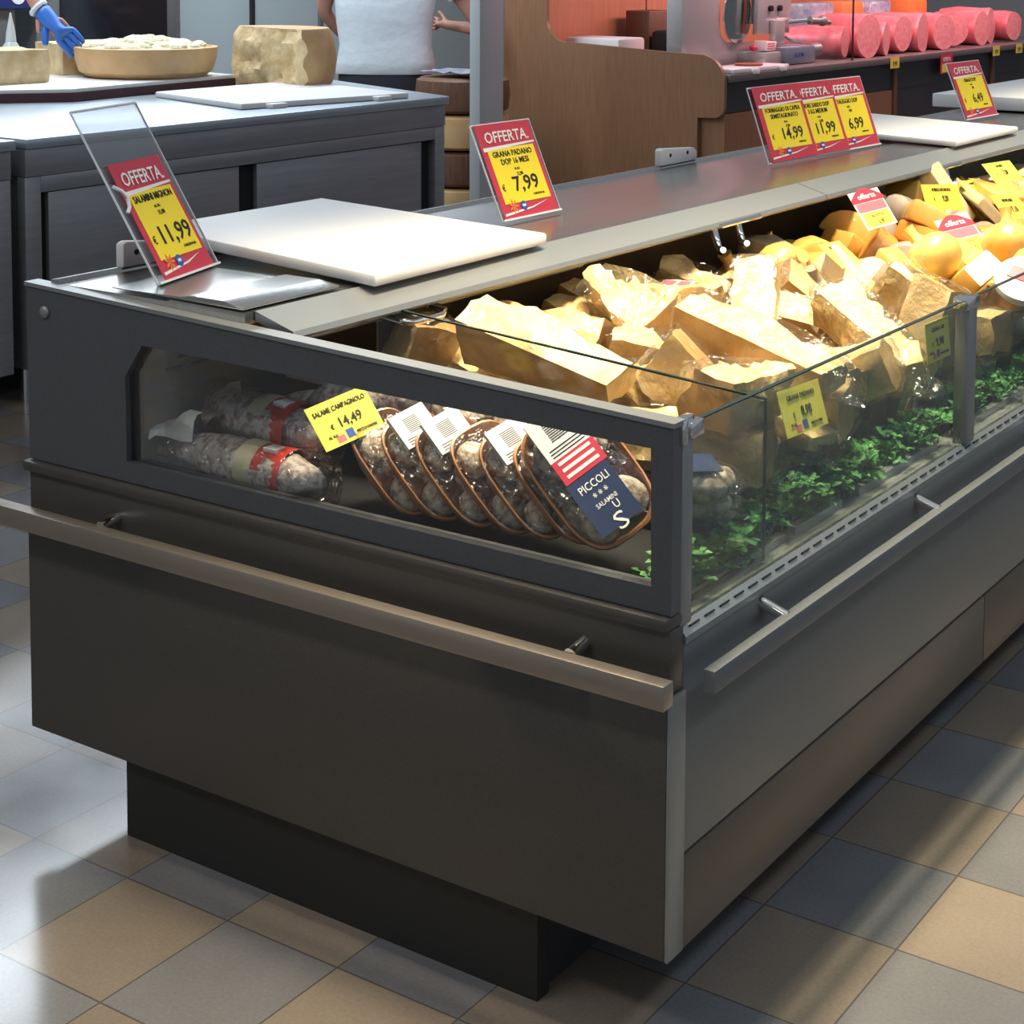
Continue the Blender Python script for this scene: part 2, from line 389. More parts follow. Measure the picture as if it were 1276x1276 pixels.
PILE = [
    (5, (-0.842, 0.497, 0.78), (0.987, 0.02, 0.028, -0.158)),
    (1, (-0.832, 0.619, 0.783), (0.104, 0.016, -0.016, 0.994)),
    (5, (-0.806, 0.82, 0.778), (0.99, 0.026, 0.035, 0.131)),
    (0, (-0.83, 0.942, 0.777), (0.997, -0.02, 0.042, -0.055)),
    (1, (-0.827, 1.118, 0.783), (0.999, -0.02, 0.036, -0.032)),
    (0, (-0.833, 1.278, 0.778), (0.116, -0.014, 0.024, -0.993)),
    (5, (-0.828, 1.459, 0.779), (0.109, 0.024, 0.027, 0.993)),
    (0, (-0.833, 1.591, 0.778), (0.997, -0.019, 0.04, 0.06)),
    (3, (-0.576, 0.49, 0.767), (0.17, 0.015, -0.011, 0.985)),
    (0, (-0.54, 0.613, 0.762), (0.958, -0.022, 0.045, -0.284)),
    (1, (-0.552, 0.796, 0.768), (0.996, -0.021, 0.037, -0.077)),
    (3, (-0.534, 0.902, 0.765), (0.036, 0.021, -0.021, 0.999)),
    (0, (-0.631, 1.042, 0.767), (0.161, -0.015, 0.026, -0.987)),
    (0, (-0.554, 1.32, 0.763), (0.148, -0.015, 0.026, -0.989)),
    (1, (-0.562, 1.448, 0.769), (0.995, -0.018, 0.033, 0.097)),
    (1, (-0.561, 1.552, 0.769), (0.14, -0.021, 0.024, -0.99)),
    (5, (-0.295, 0.469, 0.751), (0.976, 0.042, 0.054, 0.205)),
    (1, (-0.277, 0.678, 0.754), (0.999, -0.009, 0.036, 0.025)),
    (0, (-0.271, 0.785, 0.747), (0.983, -0.022, 0.044, -0.18)),
    (1, (-0.272, 0.917, 0.753), (0.106, 0.016, -0.016, 0.994)),
    (1, (-0.298, 1.16, 0.755), (0.068, -0.02, 0.022, -0.997)),
    (1, (-0.267, 1.303, 0.755), (0.984, -0.007, 0.022, -0.176)),
    (0, (-0.27, 1.461, 0.747), (0.998, -0.02, 0.042, -0.047)),
    (0, (-0.277, 1.706, 0.748), (0.993, -0.022, 0.03, 0.116)),
    (2, (-0.768, 0.518, 0.886), (0.225, -0.009, -0.082, 0.971)),
    (0, (-0.812, 0.713, 0.851), (0.88, -0.421, 0.138, 0.168)),
    (3, (-0.854, 0.866, 0.888), (0.997, -0.006, 0.059, -0.053)),
    (4, (-0.786, 0.946, 0.886), (0.969, 0.01, 0.085, -0.232)),
    (2, (-0.77, 1.093, 0.89), (0.722, -0.68, 0.123, 0.02)),
    (1, (-0.818, 1.21, 0.875), (0.001, 0.004, -0.105, 0.995)),
    (1, (-0.838, 1.411, 0.884), (0.994, 0.086, -0.017, 0.071)),
    (1, (-0.807, 1.538, 0.883), (0.992, 0.056, 0.116, -0.014)),
    (0, (-0.835, 1.713, 0.778), (0.999, 0.009, 0.043, 0.027)),
    (1, (-0.367, 0.551, 0.817), (0.902, 0.012, 0.392, 0.182)),
    (4, (-0.498, 0.641, 0.875), (0.126, -0.036, 0.754, -0.644)),
    (4, (-0.48, 0.832, 0.882), (0.986, 0.055, 0.09, 0.13)),
    (3, (-0.499, 0.986, 0.872), (0.095, 0.094, 0.379, -0.916)),
    (2, (-0.484, 1.172, 0.904), (0.7, -0.421, 0.536, -0.215)),
    (2, (-0.496, 1.208, 0.812), (0.51, 0.852, 0.049, 0.109)),
    (2, (-0.469, 1.418, 0.872), (0.793, -0.593, -0.019, 0.136)),
    (1, (-0.544, 1.648, 0.869), (0.724, -0.564, 0.038, 0.394)),
    (0, (-0.558, 1.686, 0.768), (0.799, -0.57, -0.001, 0.19)),
    (2, (-0.268, 0.451, 0.856), (0.129, -0.018, 0.003, -0.992)),
    (1, (-0.201, 0.684, 0.86), (0.665, -0.724, 0.029, 0.181)),
    (2, (-0.267, 0.796, 0.861), (0.077, -0.014, 0.09, -0.993)),
    (5, (-0.221, 0.942, 0.867), (0.075, -0.016, -0.134, -0.988)),
    (2, (-0.269, 1.045, 0.824), (0.153, 0.212, 0.093, -0.961)),
    (2, (-0.238, 1.289, 0.898), (0.936, 0.127, 0.109, -0.31)),
    (4, (-0.176, 1.406, 0.872), (0.603, -0.043, 0.767, -0.216)),
    (3, (-0.188, 1.557, 0.818), (0.922, 0.037, -0.353, -0.152)),
    (4, (-0.234, 1.711, 0.849), (0.012, 0.018, 0.703, -0.711)),
    (0, (-0.888, 0.43, 0.892), (0.037, -0.553, 0.201, 0.807)),
    (0, (-0.766, 0.768, 0.94), (0.017, 0.095, -0.464, 0.88)),
    (3, (-0.714, 1.009, 0.959), (0.143, 0.126, -0.308, 0.932)),
    (4, (-0.803, 1.323, 0.892), (0.091, 0.045, -0.023, -0.995)),
    (0, (-0.836, 1.656, 0.882), (0.013, -0.005, 0.678, 0.735)),
    (5, (-0.141, 0.489, 0.955), (0.788, 0.03, 0.061, 0.612)),
    (4, (-0.252, 0.571, 0.896), (0.094, 0.917, 0.155, -0.354)),
    (2, (-0.262, 0.782, 0.965), (0.765, -0.635, 0.105, 0.001)),
    (2, (-0.542, 0.436, 0.985), (0.839, -0.537, 0.079, 0.02)),
    (1, (-0.308, 1.549, 0.92), (0.041, -0.87, 0.198, -0.45)),
    ('wedge', (-0.854, 2.013, 0.833), (0.853, -0.017, 0.023, -0.522)),
    ('round', (-0.806, 2.131, 0.824), (0.815, 0.011, 0.008, -0.58)),
    ('round', (-0.802, 2.273, 0.788), (0.718, 0.692, -0.035, -0.075)),
    ('round', (-0.839, 2.361, 0.79), (0.711, 0.702, -0.002, -0.035)),
    ('loaf', (-0.926, 2.63, 0.846), (0.712, 0.057, 0.054, 0.698)),
    ('loaf', (-0.849, 2.914, 0.841), (0.986, -0.142, 0.0, 0.092)),
    ('block', (-0.802, 3.084, 0.822), (0.969, 0.021, 0.022, 0.246)),
    ('block', (-0.861, 3.239, 0.825), (0.835, -0.014, 0.021, -0.549)),
    ('slab', (-0.831, 3.442, 0.808), (0.999, 0.005, 0.025, 0.034)),
    ('slab', (-0.848, 3.635, 0.809), (0.995, 0.005, 0.026, -0.097)),
    ('wedge', (-0.811, 3.84, 0.831), (0.943, 0.007, 0.022, 0.331)),
    ('slab', (-0.882, 4.176, 0.811), (0.729, 0.022, 0.02, 0.684)),
    ('wedge', (-0.833, 4.408, 0.832), (0.928, -0.013, 0.024, -0.372)),
    ('ball', (-0.641, 1.876, 0.844), (0.83, 0.224, 0.047, -0.509)),
    ('block', (-0.637, 2.007, 0.813), (0.996, 0.006, 0.021, -0.088)),
    ('block', (-0.583, 2.327, 0.81), (0.531, 0.024, 0.015, 0.847)),
    ('wedge', (-0.627, 2.548, 0.821), (0.994, 0.0, 0.024, 0.104)),
    ('wedge', (-0.753, 2.634, 0.827), (0.993, -0.006, 0.025, -0.115)),
    ('round', (-0.648, 2.723, 0.78), (0.705, 0.674, -0.132, -0.174)),
    ('loaf', (-0.556, 3.141, 0.826), (0.796, -0.141, 0.097, -0.581)),
    ('block', (-0.604, 3.356, 0.811), (0.998, 0.011, 0.019, -0.05)),
    ('wedge', (-0.572, 3.459, 0.818), (0.986, -0.008, 0.025, -0.165)),
    ('loaf', (-0.541, 3.652, 0.825), (0.541, -0.113, 0.129, -0.823)),
    ('slab', (-0.641, 3.823, 0.798), (0.77, 0.021, 0.021, 0.638)),
    ('wedge', (-0.663, 4.045, 0.823), (0.913, -0.014, 0.024, -0.407)),
    ('loaf', (-0.629, 4.239, 0.829), (0.884, -0.149, 0.077, -0.437)),
    ('block', (-0.423, 1.924, 0.802), (0.883, -0.012, 0.023, -0.469)),
    ('round', (-0.425, 2.107, 0.803), (0.906, 0.037, 0.04, 0.419)),
    ('ball', (-0.32, 2.321, 0.83), (0.475, -0.349, -0.165, 0.791)),
    ('round', (-0.41, 2.485, 0.767), (0.507, 0.516, 0.494, 0.482)),
    ('loaf', (-0.442, 2.694, 0.82), (0.418, -0.266, -0.505, 0.707)),
    ('block', (-0.477, 2.918, 0.805), (0.881, -0.005, 0.011, -0.472)),
    ('round', (-0.392, 3.066, 0.792), (0.571, 0.201, 0.254, 0.754)),
    ('block', (-0.375, 3.252, 0.799), (0.955, 0.022, 0.022, 0.295)),
    ('loaf', (-0.393, 3.439, 0.817), (0.747, 0.235, 0.194, 0.591)),
    ('loaf', (-0.457, 3.581, 0.821), (0.853, 0.028, 0.016, 0.521)),
    ('wedge', (-0.428, 3.837, 0.81), (0.975, -0.009, 0.025, -0.221)),
    ('wedge', (-0.491, 3.994, 0.813), (0.903, -0.015, 0.024, -0.428)),
    ('loaf', (-0.474, 4.327, 0.822), (0.809, -0.493, -0.138, 0.287)),
    ('ball', (-0.205, 1.915, 0.822), (0.613, -0.124, -0.012, -0.78)),
    ('round', (-0.222, 2.086, 0.792), (0.734, 0.01, -0.001, -0.679)),
    ('round', (-0.22, 2.224, 0.757), (0.717, 0.695, -0.002, -0.039)),
    ('round', (-0.165, 2.391, 0.79), (0.823, 0.031, 0.036, 0.565)),
    ('wedge', (-0.241, 2.501, 0.8), (0.971, 0.004, 0.023, 0.239)),
    ('loaf', (-0.186, 2.703, 0.806), (0.72, 0.044, 0.032, 0.692)),
    ('loaf', (-0.242, 3.042, 0.809), (0.888, 0.338, 0.132, 0.281)),
    ('wedge', (-0.178, 3.345, 0.797), (0.771, 0.016, 0.017, 0.636)),
    ('loaf', (-0.265, 3.442, 0.815), (0.715, 0.173, 0.225, 0.639)),
    ('block', (-0.274, 3.682, 0.794), (0.882, -0.005, 0.011, -0.471)),
    ('slab', (-0.212, 3.847, 0.838), (0.847, 0.123, -0.222, -0.466)),
    ('slab', (-0.276, 4.063, 0.778), (0.95, -0.001, 0.024, -0.312)),
    ('loaf', (-0.185, 4.299, 0.806), (0.646, -0.322, 0.32, -0.614)),
    ('ball', (-0.766, 1.874, 0.914), (0.807, 0.351, 0.365, 0.304)),
    ('wedge', (-0.848, 2.017, 0.917), (0.968, -0.012, 0.034, -0.247)),
    ('ball', (-0.908, 2.197, 0.87), (0.945, 0.153, -0.285, 0.046)),
    ('block', (-0.831, 2.48, 0.866), (0.771, -0.145, 0.25, 0.568)),
    ('round', (-0.837, 2.647, 0.884), (0.681, 0.691, -0.096, -0.222)),
    ('loaf', (-0.89, 2.815, 0.896), (0.675, 0.526, 0.138, -0.498)),
    ('block', (-0.907, 3.028, 0.932), (0.608, 0.238, -0.306, 0.693)),
    ('slab', (-0.864, 3.206, 0.92), (0.802, 0.28, 0.192, 0.492)),
    ('loaf', (-0.926, 3.392, 0.897), (0.709, -0.084, 0.035, 0.699)),
    ('slab', (-0.733, 3.68, 0.843), (0.94, 0.001, 0.028, -0.341)),
    ('wedge', (-0.853, 3.914, 0.887), (0.436, -0.889, 0.057, -0.129)),
    ('block', (-0.899, 4.101, 0.867), (0.724, 0.047, 0.026, 0.688)),
    ('slab', (-0.862, 4.287, 0.883), (0.988, -0.009, -0.155, -0.007)),
    ('ball', (-0.514, 1.893, 0.897), (0.506, 0.317, 0.665, 0.449)),
    ('wedge', (-0.446, 2.008, 0.882), (0.697, -0.685, 0.211, 0.006)),
    ('block', (-0.451, 2.293, 0.832), (0.572, 0.333, 0.366, 0.654)),
    ('round', (-0.645, 2.451, 0.779), (0.686, 0.695, 0.166, 0.137)),
    ('block', (-0.645, 2.631, 0.896), (0.968, -0.208, 0.105, -0.091)),
    ('round', (-0.721, 2.914, 0.815), (0.647, 0.088, -0.102, -0.751)),
    ('round', (-0.774, 3.064, 0.863), (0.57, 0.716, -0.133, -0.381)),
    ('loaf', (-0.678, 3.185, 0.838), (0.733, 0.364, -0.319, -0.479)),
    ('block', (-0.615, 3.376, 0.889), (0.929, 0.047, 0.039, -0.366)),
    ('wedge', (-0.548, 3.644, 0.92), (0.826, -0.024, 0.006, -0.563)),
    ('loaf', (-0.547, 3.893, 0.907), (0.511, -0.562, 0.454, -0.465)),
    ('slab', (-0.704, 4.194, 0.894), (0.982, -0.007, -0.145, -0.12)),
    ('wedge', (-0.522, 4.42, 0.854), (0.439, -0.015, -0.23, -0.869)),
    ('round', (-0.358, 1.846, 0.831), (0.685, 0.725, 0.032, -0.07)),
    ('ball', (-0.328, 2.089, 0.828), (0.409, 0.353, -0.167, 0.825)),
    ('ball', (-0.305, 2.359, 0.962), (0.506, -0.007, -0.226, -0.832)),
    ('ball', (-0.336, 2.49, 0.914), (0.894, -0.215, 0.15, 0.364)),
    ('block', (-0.445, 2.629, 0.897), (0.98, 0.153, -0.116, -0.045)),
    ('loaf', (-0.36, 2.751, 0.88), (0.756, -0.038, -0.593, -0.274)),
    ('wedge', (-0.495, 2.904, 0.883), (0.554, -0.017, 0.01, -0.832)),
    ('loaf', (-0.44, 3.159, 0.896), (0.14, -0.059, -0.664, -0.732)),
    ('slab', (-0.408, 3.354, 0.891), (0.081, -0.488, 0.862, 0.11)),
    ('slab', (-0.329, 3.606, 0.917), (0.975, 0.041, -0.113, 0.187)),
    ('loaf', (-0.422, 3.77, 0.901), (0.762, -0.347, -0.231, 0.495)),
    ('block', (-0.472, 4.107, 0.916), (0.966, -0.133, -0.187, -0.122)),
    ('wedge', (-0.366, 4.312, 0.87), (0.753, 0.485, 0.073, 0.439)),
    ('block', (-0.263, 1.924, 0.919), (0.905, 0.131, -0.369, -0.163)),
    ('round', (-0.174, 2.111, 0.847), (0.63, 0.702, -0.321, -0.084)),
    ('ball', (-0.197, 2.303, 0.893), (0.942, -0.151, 0.101, -0.282)),
    ('ball', (-0.2, 2.445, 0.899), (0.862, -0.176, -0.194, -0.434)),
    ('round', (-0.206, 2.561, 0.845), (0.71, 0.683, -0.169, -0.013)),
    ('block', (-0.287, 2.708, 0.851), (0.739, -0.409, -0.408, 0.346)),
    ('loaf', (-0.203, 2.878, 0.858), (0.205, 0.703, -0.621, 0.279)),
    ('wedge', (-0.13, 3.334, 0.906), (0.789, -0.071, -0.101, 0.602)),
    ('slab', (-0.219, 3.537, 0.88), (0.985, -0.096, -0.085, -0.116)),
    ('block', (-0.281, 3.697, 0.88), (0.984, 0.104, -0.106, -0.1)),
    ('loaf', (-0.278, 3.922, 0.884), (0.593, -0.751, -0.26, -0.131)),
    ('slab', (-0.192, 4.103, 0.883), (0.705, 0.135, -0.194, -0.669)),
    ('loaf', (-0.3, 4.423, 0.813), (0.246, 0.602, 0.698, 0.301)),
    ('ball', (-0.896, 1.879, 0.858), (0.308, -0.025, -0.264, 0.914)),
    ('round', (-0.721, 2.019, 0.856), (0.283, 0.334, 0.613, 0.658)),
    ('round', (-0.803, 2.15, 0.871), (0.632, 0.638, 0.333, 0.286)),
    ('round', (-0.755, 2.444, 0.871), (0.067, 0.686, 0.576, 0.44)),
    ('round', (-0.877, 2.531, 0.894), (0.809, 0.567, 0.152, -0.038)),
    ('loaf', (-0.791, 2.794, 0.948), (0.571, 0.391, 0.572, 0.44)),
    ('wedge', (-0.812, 3.176, 0.953), (0.752, -0.515, 0.232, 0.34)),
    ('slab', (-0.733, 3.303, 0.923), (0.868, -0.309, 0.215, -0.324)),
    ('block', (-0.822, 3.485, 0.909), (0.922, -0.053, 0.33, 0.194)),
    ('loaf', (-0.861, 3.593, 0.895), (0.758, 0.612, 0.024, 0.225)),
    ('loaf', (-0.87, 3.711, 0.921), (0.029, 0.954, 0.271, 0.128)),
    ('slab', (-0.838, 4.023, 0.949), (0.249, -0.083, -0.093, 0.961)),
    ('slab', (-0.661, 4.448, 0.863), (0.244, -0.218, 0.573, -0.751)),
    ('round', (-0.379, 1.998, 0.913), (0.64, 0.562, 0.382, 0.359)),
    ('round', (-0.586, 2.117, 0.812), (0.644, 0.449, 0.551, 0.285)),
    ('round', (-0.648, 2.225, 0.82), (0.604, 0.591, 0.175, 0.505)),
    ('round', (-0.61, 2.362, 0.847), (0.705, 0.687, 0.132, 0.114)),
    ('block', (-0.645, 2.679, 0.953), (0.933, -0.146, 0.18, 0.277)),
    ('wedge', (-0.69, 2.784, 0.892), (0.16, 0.96, 0.073, 0.218)),
    ('round', (-0.61, 3.003, 0.815), (0.299, -0.004, 0.699, 0.649)),
    ('slab', (-0.305, 3.047, 0.908), (0.129, 0.293, 0.867, -0.381)),
    ('slab', (-0.691, 3.379, 0.961), (0.913, -0.032, 0.077, -0.398)),
    ('slab', (-0.502, 3.44, 0.955), (0.928, 0.138, 0.022, -0.345)),
    ('loaf', (-0.732, 3.977, 0.869), (0.716, -0.654, -0.03, -0.241)),
    ('block', (-0.722, 4.073, 0.93), (0.944, 0.265, -0.172, -0.091)),
    ('wedge', (-0.659, 4.377, 0.895), (0.359, -0.765, 0.19, 0.5)),
    ('wedge', (-0.485, 1.718, 0.927), (0.093, 0.317, 0.137, 0.934)),
    ('ball', (-0.441, 2.125, 0.918), (0.459, -0.714, 0.522, -0.085)),
    ('block', (-0.34, 2.205, 0.905), (0.451, 0.84, -0.192, -0.235)),
    ('block', (-0.48, 2.47, 0.868), (0.863, 0.03, -0.503, 0.037)),
    ('round', (-0.6, 2.87, 0.811), (0.267, 0.486, -0.505, -0.662)),
    ('wedge', (-0.365, 2.856, 0.871), (0.694, -0.542, 0.228, 0.415)),
    ('round', (-0.336, 2.952, 0.872), (0.516, 0.809, 0.115, -0.257)),
    ('wedge', (-0.12, 3.113, 0.97), (0.355, 0.609, 0.368, 0.606)),
    ('wedge', (-0.476, 3.251, 0.925), (0.112, 0.023, 0.141, -0.983)),
    ('block', (-0.442, 3.627, 0.97), (0.618, 0.056, -0.182, 0.763)),
    ('block', (-0.622, 3.815, 0.916), (0.73, 0.121, -0.666, 0.093)),
    ('slab', (-0.363, 3.966, 0.907), (0.016, -0.431, 0.798, -0.421)),
    ('wedge', (-0.362, 4.115, 0.866), (0.166, 0.96, -0.023, 0.225)),
    ('ball', (-0.329, 1.877, 0.989), (0.905, -0.049, -0.418, 0.067)),
    ('round', (-0.177, 2.018, 0.844), (0.641, 0.71, -0.291, -0.026)),
    ('round', (-0.167, 2.206, 0.898), (0.527, 0.835, 0.101, -0.124)),
    ('ball', (-0.147, 2.553, 0.996), (0.689, -0.481, -0.497, -0.218)),
    ('loaf', (-0.219, 2.66, 0.934), (0.798, 0.554, 0.239, -0.009)),
    ('block', (-0.183, 2.782, 0.981), (0.901, 0.403, 0.095, -0.133)),
    ('round', (-0.171, 2.931, 0.868), (0.801, 0.216, -0.406, -0.383)),
    ('slab', (-0.221, 3.184, 0.885), (0.883, 0.379, -0.268, 0.069)),
    ('block', (-0.135, 3.67, 0.943), (0.392, -0.595, -0.448, 0.539)),
    ('wedge', (-0.317, 3.674, 0.991), (0.055, 0.658, 0.741, 0.12)),
    ('slab', (-0.218, 3.875, 0.969), (0.497, 0.152, -0.206, 0.829)),
    ('wedge', (-0.24, 4.253, 0.906), (0.228, 0.185, -0.242, -0.925)),
    ('slab', (-0.334, 4.252, 0.881), (0.308, -0.018, -0.879, -0.363)),
]

# ------------------------------------------------------------------ floor and walls
def floor_mat():
    m = bpy.data.materials.new('checker_tiles'); m.use_nodes = True
    nt = m.node_tree; p = nt.nodes['Principled BSDF']
    L = nt.links.new
    def node(t, **k):
        n = nt.nodes.new(t)
        for a, v in k.items(): setattr(n, a, v)
        return n
    tc = node('ShaderNodeTexCoord'); sep = node('ShaderNodeSeparateXYZ'); L(tc.outputs['Object'], sep.inputs[0])
    def math1(op, a, b=None):
        n = node('ShaderNodeMath', operation=op)
        for i, v in enumerate((a, b)):
            if v is None: continue
            if isinstance(v, (int, float)): n.inputs[i].default_value = v
            else: L(v, n.inputs[i])
        return n.outputs[0]
    tx, ty = 0.2632 * S, 0.2935 * S
    u = math1('DIVIDE', math1('SUBTRACT', sep.outputs[0], 0.182 * S), tx)
    v = math1('DIVIDE', math1('SUBTRACT', sep.outputs[1], 0.492 * S), ty)
    fu, fv = math1('FLOOR', u), math1('FLOOR', v)
    par = math1('FLOORED_MODULO', math1('ADD', fu, fv), 2.0)
    cmb = node('ShaderNodeCombineXYZ'); L(fu, cmb.inputs[0]); L(fv, cmb.inputs[1])
    wn = node('ShaderNodeTexWhiteNoise', noise_dimensions='2D'); L(cmb.outputs[0], wn.inputs['Vector'])
    eu = math1('ABSOLUTE', math1('SUBTRACT', math1('FRACT', u), 0.5)); ev = math1('ABSOLUTE', math1('SUBTRACT', math1('FRACT', v), 0.5))
    edge = math1('GREATER_THAN', math1('MAXIMUM', eu, ev), 0.4935)
    mix = node('ShaderNodeMix', data_type='RGBA'); L(par, mix.inputs[0])
    mix.inputs[6].default_value = (0.215, 0.176, 0.140, 1); mix.inputs[7].default_value = (0.162, 0.160, 0.164, 1)
    n = node('ShaderNodeTexNoise'); n.inputs['Scale'].default_value = 4.0; n.inputs['Detail'].default_value = 6; L(tc.outputs['Object'], n.inputs['Vector'])
    n2 = node('ShaderNodeTexNoise'); n2.inputs['Scale'].default_value = 160; L(tc.outputs['Object'], n2.inputs['Vector'])
    val = math1('ADD', math1('ADD', math1('MULTIPLY', wn.outputs[0], 0.22), math1('MULTIPLY', n.outputs[0], 0.45)), math1('MULTIPLY', n2.outputs[0], 0.35))
    hsv = node('ShaderNodeHueSaturation'); L(mix.outputs[2], hsv.inputs['Color']); L(math1('ADD', val, 0.5), hsv.inputs['Value'])
    mg = node('ShaderNodeMix', data_type='RGBA'); L(edge, mg.inputs[0]); L(hsv.outputs[0], mg.inputs[6]); mg.inputs[7].default_value = (0.09, 0.08, 0.072, 1)
    L(mg.outputs[2], p.inputs['Base Color'])
    L(math1('ADD', math1('MULTIPLY', n.outputs[0], 0.18), 0.08), p.inputs['Roughness'])
    p.inputs['Specular IOR Level'].default_value = 0.7
    bp = node('ShaderNodeBump'); bp.inputs['Strength'].default_value = 0.25; bp.inputs['Distance'].default_value = 0.004
    L(math1('SUBTRACT', 1.0, edge), bp.inputs['Height']); L(bp.outputs[0], p.inputs['Normal'])
    return m
tag(obj('floor', B().box(-8.2, -6, -0.1, 6, 18.3, 0.0), floor_mat()), kind='structure')
tag(obj('wall_back', B().box(-8.2, -6, 0, -8.0, 18.3, 3.8), MT['wall']), kind='structure')
tag(obj('wall_far', B().box(-8.0, 18.0, 0, 6, 18.3, 3.8), MT['wall_grey']), kind='structure')
# upright joints of the wall panels
for i, y in enumerate((7.27, 8.03)):
    tag(obj('trim_%d' % (i + 1), B().box(-8.0, y - 0.02, 0, -7.975, y + 0.02, 3.8, bev=0.004), MT['steel_dull'] if i else MT['charcoal']), kind='structure')
tag(obj('wall_pillar', B().box(-5.15, 6.25, 0, -5.067, 6.5, 3.4, bev=0.01), MT['wall_grey']), kind='structure')

# ------------------------------------------------------------------ the display counter
ct = thing('display_counter', 'long charcoal refrigerated serve-over counter with glass front, filled with cheese and salami', 'display counter')
YE = 7.6
# end of the counter: lower panel, ledge, upper frame with its window
b = B(); b.box(-1.507, -0.012, 0.17, 0.0, 0.037, 0.60, bev=0.003); b.box(-1.507, -0.005, 0.60, 0.0, 0.037, 0.705, bev=0.003)
b.box(-1.515, -0.018, 0.705, 0.0, 0.037, 0.727, bev=0.006)
obj('lower_end_panel', b, MT['laminate'], ct)
b = B()
outer = [(-1.507, .729), (-1.507, .937), (-1.507, 1.083), (0, 1.028), (0, .729)]
hole = [(-1.222, .769), (-1.224, .937), (-1.176, 1.003), (-.04, .990), (-.037, .770)]
def ring(pts, y): return [b.bm.verts.new((p[0], y, p[1])) for p in pts]
o0, h0, o1, h1 = ring(outer, -0.004), ring(hole, -0.004), ring(outer, 0.024), ring(hole, 0.024)
for i in range(5):
    j = (i + 1) % 5
    b.bm.faces.new((o0[i], o0[j], h0[j], h0[i])); b.bm.faces.new((o1[j], o1[i], h1[i], h1[j]))
    b.bm.faces.new((o1[i], o1[j], o0[j], o0[i])); b.bm.faces.new((h0[i], h0[j], h1[j], h1[i]))
fr = obj('upper_end_frame', b, MT['frame'], ct)
b = B(); b.prism([(-1.51, 1.083), (0.004, 1.028), (0.004, 1.036), (-1.51, 1.091)], 'y', -0.008, 0.028); obj('cap_strip', b, MT['alu'], fr)
obj('frame_bolt', B().ball((-1.452, -0.006, 1.035), (0.013, 0.007, 0.013)), MT['alu'], fr)
b = B(); b.prism([(q[0] * 1.0, q[1]) for q in hole], 'y', 0.008, 0.014); obj('end_glass', b, MT['clear'], ct)
obj('end_trim', B().box(0.0, -0.012, 0.17, 0.006, 0.037, 0.60, bev=0.001), MT['alu'], ct)
b = B(); b.box(-1.575, -0.075, 0.609, 0.03, -0.045, 0.649, bev=0.0015)
er = obj('end_bumper_rail', b, MT['rail'], ct)
for x in (-1.25, -0.16): obj('rail_standoff', B().tube([(x, -0.046, 0.645), (x, -0.004, 0.652)], 0.012, 12), MT['chrome'], er)
# front
obj('front_panel', B().box(-0.03, 0.037, 0.325, 0.0, YE, 0.672, bev=0.002), MT['front'], ct)
b = B()
for y0, y1 in ((0.037, 1.398), (1.402, 3.9), (3.904, YE)): b.box(-0.03, y0, 0.165, 0.001, y1, 0.321, bev=0.002)
obj('lower_kick_panel', b, MT['kick'], ct)
b = B(); b.box(0.045, 0.02, 0.612, 0.066, YE, 0.648, bev=0.0015)
rl = obj('front_bumper_rail', b, MT['front'], ct)
for k in range(5):
    y = 0.30 + 0.68 * k
    obj('rail_standoff', B().tube([(-0.005, y, 0.658), (0.05, y, 0.64)], 0.011, 12), MT['chrome'], rl)
b = B(); b.prism([(-0.075, 0.672), (0.004, 0.672), (0.004, 0.684), (-0.012, 0.700), (-0.075, 0.700)], 'y', 0.037, YE)
gr = obj('air_grille', b, MT['alu'], ct)
b = B()
for k in range(150):
    y = 0.06 + 0.05 * k
    mt = Matrix.Translation((-0.0035, y, 0.6925)) @ Matrix.Rotation(-PI / 4, 4, 'Y')
    b.box(-0.003, 0.0, -0.0015, 0.003, 0.030, 0.0015, mtx=mt)
tag(obj('grille_slots', b, MT['slot'], gr), kind='stuff')
# plinth under the counter
b = B(); b.box(-1.256, 0.015, 0.0, -0.262, 0.05, 0.169)
obj('plinth', b, MT['plinth'], ct)
b = B(); b.box(-1.25, 0.05, 0.0, -0.275, YE - 0.3, 0.169); obj('plinth_side', b, MT['charcoal'], ct)
obj('cabinet_body', B().box(-1.49, 0.037, 0.168, -0.03, YE, 0.62), MT['charcoal'], ct)
obj('rear_panel', B().box(-1.50, 0.037, 0.62, -1.46, YE, 1.075), MT['steel_dull'], ct)
obj('far_end_panel', B().box(-1.507, YE, 0.17, 0.0, YE + 0.04, 1.03), MT['laminate'], ct)
# inside: well, sloping display trays, slotted back wall
obj('display_well', B().box(-1.23, 0.03, 0.62, -0.076, YE, 0.663), MT['black'], ct)
b = B()
for y0, y1, u in ((0.37, 1.77, 0.0), (1.79, 4.58, 0.06), (4.60, YE - .02, 0.06)):
    b.prism([(-.13, .69 + u), (-.115, .735 + u), (-.105, .735 + u), (-.115, .664), (-1.19, .664), (-1.19, .745 + u), (-.97, .733 + u), (-.13, .688 + u)], 'y', y0, y1)
obj('display_tray', b, MT['black'], ct)
b = B(); b.prism([(-0.05, .68), (-0.04, .71), (-0.055, .71), (-1.19, .745), (-1.19, .664), (-.05, .664)], 'y', 0.035, 0.355); obj('salami_tray', b, MT['black'], ct)
b = B(); b.box(-1.24, 0.026, 0.665, -1.205, YE, 1.066)
bw = obj('inner_back_wall', b, MT['inner'], ct)
b = B()
for k in range(60):
    for zz, dy in ((0.935, 0.0), (0.955, 0.035)):
        y = 0.08 + 0.07 * k + dy
        b.box(-1.2055, y, zz - 0.003, -1.202, y + 0.045, zz + 0.003)
tag(obj('vent_slots', b, MT['slot'], bw), kind='stuff')
